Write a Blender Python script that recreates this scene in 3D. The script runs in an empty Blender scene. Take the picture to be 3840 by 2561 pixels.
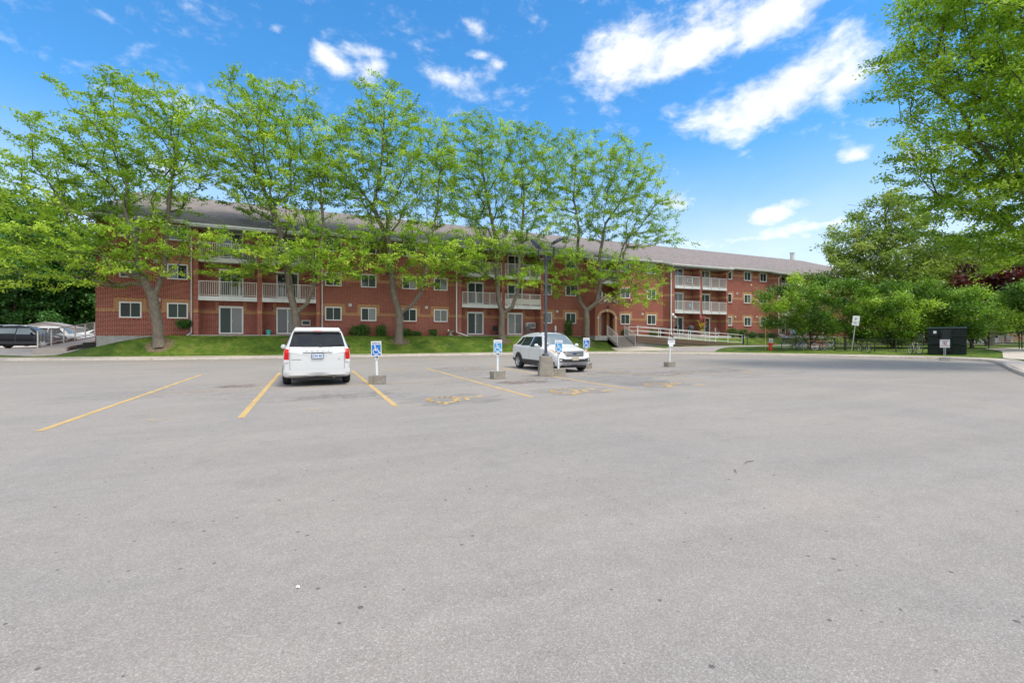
import bpy, math, random
import numpy as np
from mathutils import Vector, Matrix
from mathutils.bvhtree import BVHTree

SC = bpy.context.scene
COL = SC.collection
R = math.radians

# ------------------------------------------------------------------ camera
# metres; +X runs along the building front, +Y away from the camera, lot surface z = 0
TH = R(23.86); FPX = 1706.7; EYE = 1.47; V0 = 1263.0
ST, CT = math.sin(TH), math.cos(TH)
cam_d = bpy.data.cameras.new('camera'); cam = bpy.data.objects.new('camera', cam_d); COL.objects.link(cam)
cam.location = (0, 0, EYE); cam.rotation_euler = (R(90), 0, -TH)
cam_d.sensor_width = 36; cam_d.lens = FPX/3840*36; cam_d.shift_y = -17.5/3840
cam_d.clip_start = 0.05; cam_d.clip_end = 3000
SC.camera = cam

def ray(u):
    k = (u-1920)/FPX
    return ST+CT*k, CT-ST*k
def X(u, Y):
    a, b = ray(u); return Y*a/b
def Z(u, v, Y):
    a, b = ray(u); return EYE-(v-V0)/FPX*Y/b
def at(u, v, Y): return Vector((X(u, Y), Y, Z(u, v, Y)))
def atd(u, v, d):
    a, b = ray(u); return Vector((d*a, d*b, EYE-(v-V0)/FPX*d))
def gnd(u, v, z=0.0):
    d = (EYE-z)*FPX/(v-V0); a, b = ray(u); return Vector((d*a, d*b, z))

# ------------------------------------------------------------------ sky, sun, exposure
SUN_EL, SUN_AZ = R(63), R(150)          # azimuth clockwise from +Y: high sun behind the camera, to its right
W = bpy.data.worlds.new('World'); SC.world = W; W.use_nodes = True
def build_world():
    nt = W.node_tree; N = nt.nodes; Lk = nt.links; N.clear()
    out = N.new('ShaderNodeOutputWorld'); bg = N.new('ShaderNodeBackground'); bg.inputs['Strength'].default_value = 0.12
    Lk.new(bg.outputs[0], out.inputs[0])
    sky = N.new('ShaderNodeTexSky'); sky.sky_type = 'NISHITA'; sky.sun_disc = False
    sky.sun_elevation = SUN_EL; sky.sun_rotation = SUN_AZ; sky.air_density = 1.1; sky.dust_density = 0.25; sky.ozone_density = 3.0
    def m(op, a, b=None, c=None, clamp=False):
        n = N.new('ShaderNodeMath'); n.operation = op; n.use_clamp = clamp
        for i, q in enumerate((a, b, c)):
            if q is None: continue
            if isinstance(q, (int, float)): n.inputs[i].default_value = q
            else: Lk.new(q, n.inputs[i])
        return n.outputs[0]
    tc = N.new('ShaderNodeTexCoord'); sx = N.new('ShaderNodeSeparateXYZ'); Lk.new(tc.outputs['Generated'], sx.inputs[0])
    az = m('ARCTAN2', sx.outputs[0], sx.outputs[1]); el = m('ARCSINE', sx.outputs[2])
    hs = N.new('ShaderNodeHueSaturation'); hs.inputs['Saturation'].default_value = 1.12; hs.inputs['Value'].default_value = 1.42
    tn = N.new('ShaderNodeMix'); tn.data_type = 'RGBA'; tn.blend_type = 'MULTIPLY'; tn.inputs[0].default_value = 1; Lk.new(sky.outputs[0], tn.inputs[6])
    ef = N.new('ShaderNodeMapRange'); ef.interpolation_type = 'SMOOTHSTEP'; ef.inputs[1].default_value = -0.02; ef.inputs[2].default_value = 0.40; Lk.new(el, ef.inputs[0])
    tq = N.new('ShaderNodeMix'); tq.data_type = 'RGBA'; Lk.new(ef.outputs[0], tq.inputs[0]); tq.inputs[6].default_value = (1.02, 0.93, 0.96, 1); tq.inputs[7].default_value = (0.70, 0.99, 1.13, 1); Lk.new(tq.outputs[2], tn.inputs[7])
    Lk.new(tn.outputs[2], hs.inputs['Color'])
    cv = N.new('ShaderNodeCombineXYZ'); Lk.new(m('MULTIPLY', az, 1.0), cv.inputs[0]); Lk.new(m('MULTIPLY', el, 1.7), cv.inputs[1])
    def noise(scale, det, rough, dist=0.0, off=0.0):
        mp = N.new('ShaderNodeMapping'); mp.inputs['Location'].default_value = (off, off*0.7, 0); Lk.new(cv.outputs[0], mp.inputs[0])
        n = N.new('ShaderNodeTexNoise'); n.inputs['Scale'].default_value = scale; n.inputs['Detail'].default_value = det
        n.inputs['Roughness'].default_value = rough; n.inputs['Distortion'].default_value = dist; Lk.new(mp.outputs[0], n.inputs[0])
        return n.outputs[0]
    n1 = noise(9, 8, 0.62, 0.5); n2 = noise(30, 6, 0.6, 0.2, 3.1); n3 = noise(5, 4, 0.5, 0, 7.7)
    # each cloud: photo-measured direction of its middle, angular half sizes, tilt, strength
    C = [(2340, 215, 215, 118, 8, 1.2), (2600, 170, 290, 85, 14, 1.25), (2890, 60, 260, 85, 8, 1.2), (2620, 60, 140, 50, 25, .65),
         (2930, 360, 385, 105, 16, 1.4), (2720, 435, 230, 55, 10, .8), (3150, 300, 170, 105, 0, 1.0), (1255, 235, 115, 38, -22, .85), (1390, 270, 90, 50, 25, .85),
         (1690, 305, 130, 42, -12, .6), (1800, 205, 50, 16, 0, .5), (1865, 240, 40, 22, 0, .45), (1790, 125, 60, 30, -40, .3), (1045, 105, 45, 14, 20, .3), (1390, 200, 100, 22, 0, .4),
         (2900, 800, 160, 48, 14, .85), (3200, 582, 80, 38, 10, .7), (3440, 592, 170, 50, 5, .75), (2520, 765, 120, 45, 0, .6), (3140, 125, 70, 26, 40, .5), (3290, 260, 60, 36, -20, .6),
         (2800, 900, 600, 46, 2, .5), (3050, 850, 240, 34, 4, .6), (1500, 850, 500, 60, 0, .5), (600, 620, 160, 70, 0, .5), (700, 420, 260, 60, 10, .22),
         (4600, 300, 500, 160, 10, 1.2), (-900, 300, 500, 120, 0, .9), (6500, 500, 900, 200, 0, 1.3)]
    acc = None
    for u, v, a, b, t, s in C:
        kx = (u-1920)/FPX; a0 = TH+math.atan(kx); e0 = math.atan((V0-v)/FPX*math.cos(math.atan(kx)))
        ca = math.cos(math.atan(kx))
        ra, rb = a/FPX*ca*ca, b/FPX*ca
        dx = m('SUBTRACT', az, a0); dy = m('SUBTRACT', el, e0); c, sn = math.cos(R(t)), math.sin(R(t))
        p = m('ADD', m('MULTIPLY', dx, c/ra), m('MULTIPLY', dy, sn/ra)); q = m('ADD', m('MULTIPLY', dx, -sn/rb), m('MULTIPLY', dy, c/rb))
        r2 = m('ADD', m('MULTIPLY', p, p), m('MULTIPLY', q, q))
        g = m('MULTIPLY', m('MAXIMUM', m('SUBTRACT', 1.0, m('SQRT', r2)), -0.6), s)
        acc = g if acc is None else m('SMOOTH_MAX', acc, g, 0.12)
    # unseen broken cloud added overhead and behind the camera for whiter fill light
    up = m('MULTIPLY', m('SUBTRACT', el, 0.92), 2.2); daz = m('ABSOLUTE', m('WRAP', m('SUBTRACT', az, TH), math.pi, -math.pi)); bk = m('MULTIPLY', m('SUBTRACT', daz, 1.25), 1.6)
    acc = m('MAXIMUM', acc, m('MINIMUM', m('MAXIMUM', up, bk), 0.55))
    nn = m('ADD', m('MULTIPLY', m('SUBTRACT', n1, 0.5), 2.9), m('MULTIPLY', m('SUBTRACT', n2, 0.5), 1.7))
    d = m('ADD', m('MULTIPLY', acc, 1.75), nn)
    ss = N.new('ShaderNodeMapRange'); ss.interpolation_type = 'SMOOTHSTEP'; Lk.new(d, ss.inputs[0])
    ss.inputs[1].default_value = -0.2; ss.inputs[2].default_value = 1.55
    dens = m('MULTIPLY', ss.outputs[0], 0.96)
    # thin veil low over the horizon
    veil = N.new('ShaderNodeMapRange'); veil.interpolation_type = 'SMOOTHSTEP'; Lk.new(el, veil.inputs[0])
    veil.inputs[1].default_value = 0.42; veil.inputs[2].default_value = -0.02; veil.inputs[3].default_value = 0; veil.inputs[4].default_value = 0.68
    vv = m('MULTIPLY', veil.outputs[0], m('ADD', 0.55, n3))
    dens = m('MAXIMUM', dens, vv, clamp=True)
    shade = N.new('ShaderNodeMapRange'); Lk.new(m('ADD', n1, m('MULTIPLY', n2, .3)), shade.inputs[0]); shade.inputs[1].default_value = 0.4; shade.inputs[2].default_value = 0.9
    shade.inputs[3].default_value = 0.9; shade.inputs[4].default_value = 1.06
    cc = N.new('ShaderNodeMix'); cc.data_type = 'RGBA'; cc.blend_type = 'MULTIPLY'; cc.inputs[0].default_value = 1
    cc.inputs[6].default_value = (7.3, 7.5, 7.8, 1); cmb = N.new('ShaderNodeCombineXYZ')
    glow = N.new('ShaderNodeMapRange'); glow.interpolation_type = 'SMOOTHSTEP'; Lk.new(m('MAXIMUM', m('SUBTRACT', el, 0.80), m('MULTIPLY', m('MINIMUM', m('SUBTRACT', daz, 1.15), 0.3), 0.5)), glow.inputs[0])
    glow.inputs[1].default_value = 0.0; glow.inputs[2].default_value = 0.5; glow.inputs[3].default_value = 1.0; glow.inputs[4].default_value = 2.6      # brightens the out-of-view clouds to lift the fill light
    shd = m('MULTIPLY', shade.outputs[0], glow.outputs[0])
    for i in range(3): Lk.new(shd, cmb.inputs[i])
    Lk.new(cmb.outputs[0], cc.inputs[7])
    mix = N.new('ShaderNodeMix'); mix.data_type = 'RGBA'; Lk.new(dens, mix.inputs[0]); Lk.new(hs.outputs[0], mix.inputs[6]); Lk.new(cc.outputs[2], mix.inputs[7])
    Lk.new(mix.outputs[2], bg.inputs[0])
build_world()
sun_d = bpy.data.lights.new('sun', 'SUN'); sun = bpy.data.objects.new('sun', sun_d); COL.objects.link(sun)
sun_d.energy = 2.5; sun_d.angle = R(16); sun_d.color = (1.0, 0.93, 0.82)
sdir = Vector((math.sin(SUN_AZ)*math.cos(SUN_EL), math.cos(SUN_AZ)*math.cos(SUN_EL), math.sin(SUN_EL)))
sun.rotation_euler = sdir.to_track_quat('Z', 'Y').to_euler(); sun.location = (0, -20, 60)
SC.view_settings.view_transform = 'Standard'; SC.view_settings.look = 'None'
SC.view_settings.exposure = 0.35; SC.view_settings.gamma = 1.0
SC.cycles.max_bounces = 6; SC.cycles.diffuse_bounces = 3; SC.cycles.glossy_bounces = 3; SC.cycles.transmission_bounces = 2; SC.cycles.transparent_max_bounces = 12; SC.cycles.sample_clamp_indirect = 6

# ------------------------------------------------------------------ materials
MATS = {}
def nodes_of(name):
    m = bpy.data.materials.new(name); m.use_nodes = True
    nt = m.node_tree; b = nt.nodes['Principled BSDF']; return m, nt, nt.nodes, nt.links, b
def lk_noise(N, L, vec, scale, det=4, rough=.55, dist=0):
    n = N.new('ShaderNodeTexNoise'); n.inputs['Scale'].default_value = scale; n.inputs['Detail'].default_value = det
    n.inputs['Roughness'].default_value = rough; n.inputs['Distortion'].default_value = dist
    L.new(vec, n.inputs['Vector']); return n.outputs[0]
def ramp(N, L, src, stops):
    r = N.new('ShaderNodeValToRGB'); L.new(src, r.inputs[0]); e = r.color_ramp.elements
    while len(e) < len(stops): e.new(0.5)
    for i, (p, c) in enumerate(stops):
        e[i].position = p; e[i].color = (c[0], c[1], c[2], 1) if not isinstance(c, (int, float)) else (c, c, c, 1)
    return r.outputs[0]
def mixc(N, L, f, a, b, mode='MIX'):
    n = N.new('ShaderNodeMix'); n.data_type = 'RGBA'; n.blend_type = mode
    for i, q in ((0, f), (6, a), (7, b)):
        if hasattr(q, 'is_linked'): L.new(q, n.inputs[i])
        elif isinstance(q, (int, float)): n.inputs[i].default_value = q
        else: n.inputs[i].default_value = (q[0], q[1], q[2], 1)
    return n.outputs[2]
def mth(N, L, op, a, b=0.0, clamp=False):
    n = N.new('ShaderNodeMath'); n.operation = op; n.use_clamp = clamp
    for i, q in enumerate((a, b)):
        if hasattr(q, 'is_linked'): L.new(q, n.inputs[i])
        else: n.inputs[i].default_value = q
    return n.outputs[0]
def bump(N, L, b, h, strength=.3, dist=.01):
    n = N.new('ShaderNodeBump'); n.inputs['Strength'].default_value = strength; n.inputs['Distance'].default_value = dist
    L.new(h, n.inputs['Height']); L.new(n.outputs[0], b.inputs['Normal'])

def M(name, col, rough=.55, metal=0.0, var=.12, scale=6, bmp=0.0, bscale=60, spec=None, coat=0.0, dirt=None):
    """plain painted / plastic / metal material with slight uneven tone"""
    if name in MATS: return MATS[name]
    m, nt, N, L, b = nodes_of(name); tc = N.new('ShaderNodeTexCoord'); v = tc.outputs['Object']
    f = lk_noise(N, L, v, scale, 5, .6)
    lo = tuple(c*(1-var) for c in col); hi = tuple(min(1, c*(1+var)) for c in col)
    c = ramp(N, L, f, [(.3, lo), (.7, hi)])
    if dirt:
        g = lk_noise(N, L, v, scale*2.7, 6, .7); c = mixc(N, L, ramp(N, L, g, [(.52, 0.0), (.72, .75)]), c, dirt)
    L.new(c, b.inputs['Base Color']); b.inputs['Roughness'].default_value = rough; b.inputs['Metallic'].default_value = metal
    if spec is not None: b.inputs['Specular IOR Level'].default_value = spec
    if coat: b.inputs['Coat Weight'].default_value = coat; b.inputs['Coat Roughness'].default_value = .06
    if bmp: bump(N, L, b, lk_noise(N, L, v, bscale, 4, .6), bmp, .01)
    MATS[name] = m; return m

def brick_mat(name, c1, c2, mortar, bw, rh, ms, soldier=False, dark=None):
    m, nt, N, L, b = nodes_of(name); tc = N.new('ShaderNodeTexCoord'); s = N.new('ShaderNodeSeparateXYZ'); L.new(tc.outputs['Object'], s.inputs[0])
    cb = N.new('ShaderNodeCombineXYZ'); L.new(mth(N, L, 'SUBTRACT', s.outputs[0], s.outputs[1]), cb.inputs[0]); L.new(s.outputs[2], cb.inputs[1])
    br = N.new('ShaderNodeTexBrick'); L.new(cb.outputs[0], br.inputs[0]); br.inputs['Scale'].default_value = 1
    br.inputs['Brick Width'].default_value = bw; br.inputs['Row Height'].default_value = rh; br.inputs['Mortar Size'].default_value = ms
    br.inputs['Mortar Smooth'].default_value = .15; br.inputs['Bias'].default_value = -.1
    br.inputs['Color1'].default_value = (*c1, 1); br.inputs['Color2'].default_value = (*c2, 1); br.inputs['Mortar'].default_value = (*mortar, 1)
    if soldier: br.offset = 0
    f = lk_noise(N, L, tc.outputs['Object'], .55, 5, .65); c = mixc(N, L, .35, br.outputs[0], ramp(N, L, f, [(.3, .55), (.7, 1.0)]), 'MULTIPLY')
    g = lk_noise(N, L, tc.outputs['Object'], 9, 3, .6); c = mixc(N, L, .45, c, ramp(N, L, g, [(.3, .5), (.65, 1.0)]), 'MULTIPLY')
    L.new(c, b.inputs['Base Color']); b.inputs['Roughness'].default_value = .9; b.inputs['Specular IOR Level'].default_value = .15
    inv = mth(N, L, 'SUBTRACT', 1.0, br.outputs[1]); bump(N, L, b, inv, .5, .006)
    MATS[name] = m; return m
BRICK = brick_mat('red_brick', (.285, .042, .026), (.150, .022, .016), (.80, .46, .34), .25, .0875, .0095)
TAN = brick_mat('tan_brick', (.60, .32, .15), (.48, .245, .115), (.32, .20, .12), .078, .30, .007, True)

def asphalt_mat():
    m, nt, N, L, b = nodes_of('asphalt'); tc = N.new('ShaderNodeTexCoord'); v = tc.outputs['Object']
    agg = N.new('ShaderNodeTexVoronoi'); agg.inputs['Scale'].default_value = 150; agg.feature = 'F1'; L.new(v, agg.inputs['Vector'])
    sep = N.new('ShaderNodeSeparateColor'); L.new(agg.outputs['Color'], sep.inputs[0])
    base = ramp(N, L, sep.outputs[0], [(0.0, (.238, .212, .188)), (.5, (.288, .258, .230)), (.85, (.325, .293, .262)), (1.0, (.40, .368, .336))])
    fine = lk_noise(N, L, v, 260, 3, .7); base = mixc(N, L, .5, base, ramp(N, L, fine, [(.3, .78), (.7, 1.10)]), 'MULTIPLY')
    mid = lk_noise(N, L, v, 5.5, 6, .7); base = mixc(N, L, .5, base, ramp(N, L, mid, [(.3, .86), (.7, 1.08)]), 'MULTIPLY')
    big = lk_noise(N, L, v, .28, 5, .6, .6); base = mixc(N, L, 1.0, base, ramp(N, L, big, [(.3, (.90, .92, .945)), (.55, (1, 1, 1)), (.75, (1.06, 1.045, 1.03))]), 'MULTIPLY')
    # driving lane swirls and pale worn streaks
    mp = N.new('ShaderNodeMapping'); mp.inputs['Scale'].default_value = (.16, 1.1, 1); mp.inputs['Rotation'].default_value = (0, 0, R(-12)); L.new(v, mp.inputs[0])
    st = lk_noise(N, L, mp.outputs[0], 1.1, 6, .6, .8); base = mixc(N, L, .7, base, ramp(N, L, st, [(.35, .93), (.5, 1.0), (.68, 1.07)]), 'MULTIPLY')
    # pits and open patches of coarse stone
    pit = N.new('ShaderNodeTexVoronoi'); pit.inputs['Scale'].default_value = 10; pit.inputs['Randomness'].default_value = 1; L.new(v, pit.inputs['Vector'])
    wob = lk_noise(N, L, v, 60, 3, .6); pd = mth(N, L, 'ADD', pit.outputs['Distance'], mth(N, L, 'MULTIPLY', wob, .12))
    pc = N.new('ShaderNodeSeparateColor'); L.new(pit.outputs['Color'], pc.inputs[0])
    pth = mth(N, L, 'MULTIPLY', mth(N, L, 'POWER', pc.outputs[1], 3.0), .17)
    pm = mth(N, L, 'LESS_THAN', mth(N, L, 'SUBTRACT', pd, .050), pth)
    base = mixc(N, L, mth(N, L, 'MULTIPLY', pm, .85), base, (.10, .092, .088))
    rough_a = lk_noise(N, L, v, 1.3, 5, .6); coarse = ramp(N, L, rough_a, [(.52, 0.0), (.66, 1.0)])
    cn = lk_noise(N, L, v, 48, 3, .7); dk = mth(N, L, 'MULTIPLY', coarse, ramp(N, L, cn, [(.36, 1.0), (.47, 0.0)])); base = mixc(N, L, mth(N, L, 'MULTIPLY', dk, .45), base, (.12, .11, .105))
    L.new(base, b.inputs['Base Color']); b.inputs['Roughness'].default_value = .92; b.inputs['Specular IOR Level'].default_value = .25
    h = mth(N, L, 'ADD', mth(N, L, 'MULTIPLY', agg.outputs['Distance'], .6), mth(N, L, 'MULTIPLY', cn, mth(N, L, 'ADD', mth(N, L, 'MULTIPLY', coarse, 2.6), .35)))
    h = mth(N, L, 'SUBTRACT', h, mth(N, L, 'MULTIPLY', pm, 1.6)); bump(N, L, b, h, .55, .006)
    MATS['asphalt'] = m; return m
ASPH = asphalt_mat()

def stain_mat(name, col, dens, paint=False, scale=30, lo=.42, hi=.56):
    """worn paint / oil stain: transparent where worn off"""
    m, nt, N, L, b = nodes_of(name); tc = N.new('ShaderNodeTexCoord'); v = tc.outputs['Object']
    n = lk_noise(N, L, v, scale, 8, .75); n2 = lk_noise(N, L, v, 1.3, 3, .6); f = mth(N, L, 'ADD', mth(N, L, 'MULTIPLY', n, .7), mth(N, L, 'MULTIPLY', n2, .3))
    a = ramp(N, L, f, [(lo, 0.0), (hi, dens)]); L.new(a, b.inputs['Alpha'])
    c = ramp(N, L, lk_noise(N, L, v, 14, 4, .6), [(.3, tuple(q*.82 for q in col)), (.7, col)]); L.new(c, b.inputs['Base Color']); b.inputs['Roughness'].default_value = .8
    MATS[name] = m; return m
PAINT = stain_mat('yellow_paint', (.66, .44, .17), .85, scale=40, lo=.34, hi=.50)
PAINT_F = stain_mat('faded_yellow_paint', (.66, .48, .24), .75, lo=.36, hi=.56)
PAINT_W = stain_mat('faded_white_paint', (.75, .74, .72), .8, lo=.38, hi=.55)

def grass_mat(name='grass'):
    m, nt, N, L, b = nodes_of(name); tc = N.new('ShaderNodeTexCoord'); v = tc.outputs['Object']
    a = lk_noise(N, L, v, .9, 6, .65, .4); f = lk_noise(N, L, v, 26, 5, .75)
    c = ramp(N, L, a, [(.32, (.050, .100, .012)), (.5, (.095, .160, .016)), (.66, (.18, .225, .036))])
    c = mixc(N, L, .8, c, ramp(N, L, f, [(.3, .35), (.5, .9), (.72, 1.5)]), 'MULTIPLY')
    d = lk_noise(N, L, v, 4.3, 6, .75); c = mixc(N, L, .7, c, ramp(N, L, d, [(.35, .55), (.6, 1.15)]), 'MULTIPLY'); d = lk_noise(N, L, v, 1.7, 6, .7); c = mixc(N, L, ramp(N, L, d, [(.56, 0.0), (.72, .7)]), c, (.20, .19, .06))
    L.new(c, b.inputs['Base Color']); b.inputs['Roughness'].default_value = .8; b.inputs['Specular IOR Level'].default_value = .2
    bump(N, L, b, f, .9, .05); MATS[name] = m; return m
GRASS = grass_mat()

def leaf_mat(name, c_lo, c_mid, c_hi, trans=.35, rough=.45):
    m, nt, N, L, b = nodes_of(name)
    at_ = N.new('ShaderNodeAttribute'); at_.attribute_name = 'tone'
    geo = N.new('ShaderNodeNewGeometry')
    f = mth(N, L, 'ADD', mth(N, L, 'MULTIPLY', at_.outputs['Fac'], .65), mth(N, L, 'MULTIPLY', geo.outputs['Random Per Island'], .35))
    c = ramp(N, L, f, [(.12, c_lo), (.5, c_mid), (.9, c_hi)])
    L.new(c, b.inputs['Base Color']); b.inputs['Roughness'].default_value = rough; b.inputs['Specular IOR Level'].default_value = .35
    tr = N.new('ShaderNodeBsdfTranslucent'); tcx = mixc(N, L, 1.0, c, (1.25, 1.35, .55), 'MULTIPLY'); L.new(tcx, tr.inputs[0])
    ms = N.new('ShaderNodeMixShader'); ms.inputs[0].default_value = trans; L.new(b.outputs[0], ms.inputs[1]); L.new(tr.outputs[0], ms.inputs[2])
    L.new(ms.outputs[0], N['Material Output'].inputs[0]); MATS[name] = m; return m
LOCUST = leaf_mat('locust_leaves', (.100, .195, .014), (.260, .415, .028), (.590, .720, .095), .36)
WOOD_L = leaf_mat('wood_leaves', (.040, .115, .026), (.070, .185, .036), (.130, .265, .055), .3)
LINDEN = leaf_mat('linden_leaves', (.105, .180, .032), (.220, .310, .055), (.420, .470, .120), .38)
LILAC = leaf_mat('lilac_leaves', (.030, .078, .011), (.130, .255, .022), (.450, .600, .085), .34, .34)
PURPLE = leaf_mat('purple_leaves', (.030, .012, .014), (.075, .018, .020), (.180, .040, .036), .3)
BLOSSOM = leaf_mat('lilac_blossom', (.45, .30, .32), (.60, .45, .46), (.75, .65, .62), .3)
PERENNIAL = leaf_mat('perennial_leaves', (.030, .10, .018), (.070, .17, .028), (.17, .28, .06), .3)
def bark_mat(name, c1, c2):
    m, nt, N, L, b = nodes_of(name); tc = N.new('ShaderNodeTexCoord'); mp = N.new('ShaderNodeMapping'); mp.inputs['Scale'].default_value = (1, 1, .18); L.new(tc.outputs['Object'], mp.inputs[0])
    n = lk_noise(N, L, mp.outputs[0], 24, 6, .7, .6); n2 = lk_noise(N, L, tc.outputs['Object'], 2.2, 4, .6)
    c = ramp(N, L, n, [(.35, c1), (.65, c2)]); c = mixc(N, L, .5, c, ramp(N, L, n2, [(.3, .6), (.7, 1.1)]), 'MULTIPLY')
    L.new(c, b.inputs['Base Color']); b.inputs['Roughness'].default_value = .9; bump(N, L, b, n, .8, .02); MATS[name] = m; return m
BARK = bark_mat('grey_bark', (.105, .082, .060), (.28, .23, .175))
TWIG = bark_mat('twig_bark', (.045, .034, .026), (.13, .10, .078))
BARK_D = bark_mat('dark_bark', (.07, .05, .04), (.18, .14, .11))
BIRCH = bark_mat('birch_bark', (.45, .42, .38), (.75, .72, .68))
CONC = M('concrete', (.42, .39, .35), .9, 0, .16, 3, .35, 70, dirt=(.2, .17, .14))
WALK = M('walk_concrete', (.50, .43, .365), .92, 0, .10, 1.2, .3, 80, dirt=(.36, .31, .27))
KERB_M = M('kerb_concrete', (.47, .41, .35), .92, 0, .14, 2.2, .35, 80, dirt=(.25, .21, .18))
OLDC = M('weathered_concrete', (.27, .24, .195), .95, 0, .22, 5, .5, 60, dirt=(.085, .07, .055))
WHITE = M('white_paint', (.80, .80, .78), .42, 0, .04, 4)
PVC = M('white_vinyl', (.74, .74, .70), .4, 0, .05, 4)
FASCIA = M('white_fascia', (.62, .61, .58), .6, 0, .10, 2)
RAILM = M('cream_rail_paint', (.66, .62, .57), .45, 0, .05, 4)
BLACKM = M('black_metal', (.018, .018, .019), .45, 0, .2, 8)
BLACKP = M('black_plastic', (.03, .03, .032), .6, 0, .2, 8)
GREYP = M('grey_pole_paint', (.060, .063, .072), .45, 0, .15, 5)
GALV = M('galvanised_steel', (.42, .42, .41), .4, .6, .15, 12)
RUBBER = M('tyre_rubber', (.022, .022, .023), .85, 0, .2, 20, .3, 120)
CHROME = M('chrome', (.75, .75, .76), .15, 1, .03, 5)
ALLOY = M('alloy_wheel', (.62, .62, .63), .28, .8, .05, 5)
ROOFM = None
def roof_mat():
    m, nt, N, L, b = nodes_of('shingles'); tc = N.new('ShaderNodeTexCoord')
    br = N.new('ShaderNodeTexBrick'); L.new(tc.outputs['Object'], br.inputs[0]); br.inputs['Scale'].default_value = 1
    br.inputs['Brick Width'].default_value = .34; br.inputs['Row Height'].default_value = .135; br.inputs['Mortar Size'].default_value = .008; br.inputs['Bias'].default_value = 0
    br.inputs['Color1'].default_value = (.285, .238, .215, 1); br.inputs['Color2'].default_value = (.185, .155, .142, 1); br.inputs['Mortar'].default_value = (.10, .08, .075, 1)
    f = lk_noise(N, L, tc.outputs['Object'], 3.3, 5, .7); c = mixc(N, L, .5, br.outputs[0], ramp(N, L, f, [(.3, .7), (.7, 1.15)]), 'MULTIPLY')
    L.new(c, b.inputs['Base Color']); b.inputs['Roughness'].default_value = .95; bump(N, L, b, br.outputs[1], .4, .01); MATS['shingles'] = m; return m
ROOFM = roof_mat()
def glass_mat(name, col, rough=.03, vary=True, spec=.9):
    m, nt, N, L, b = nodes_of(name); tc = N.new('ShaderNodeTexCoord'); oi = N.new('ShaderNodeObjectInfo')
    c = ramp(N, L, oi.outputs['Random'], [(0, tuple(q*.6 for q in col)), (1, tuple(q*1.5 for q in col))]) if vary else None
    if c: L.new(c, b.inputs['Base Color'])
    else: b.inputs['Base Color'].default_value = (*col, 1)
    b.inputs['Roughness'].default_value = rough; b.inputs['Specular IOR Level'].default_value = spec; b.inputs['IOR'].default_value = 1.5
    bump(N, L, b, lk_noise(N, L, tc.outputs['Object'], 1.6, 2, .5), .06, .02); MATS[name] = m; return m
WGLASS = glass_mat('window_glass', (.028, .036, .033), .03, spec=.6)
SCREEN = glass_mat('window_screen_glass', (.045, .058, .048), .3, spec=.2)
BLIND = M('window_blind', (.27, .30, .26), .7, 0, .08, 2)
CARGLASS = glass_mat('car_glass', (.016, .018, .019), .04, False, spec=.4)
CARGLASS_L = glass_mat('windscreen_glass', (.16, .19, .19), .04, False)
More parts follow.
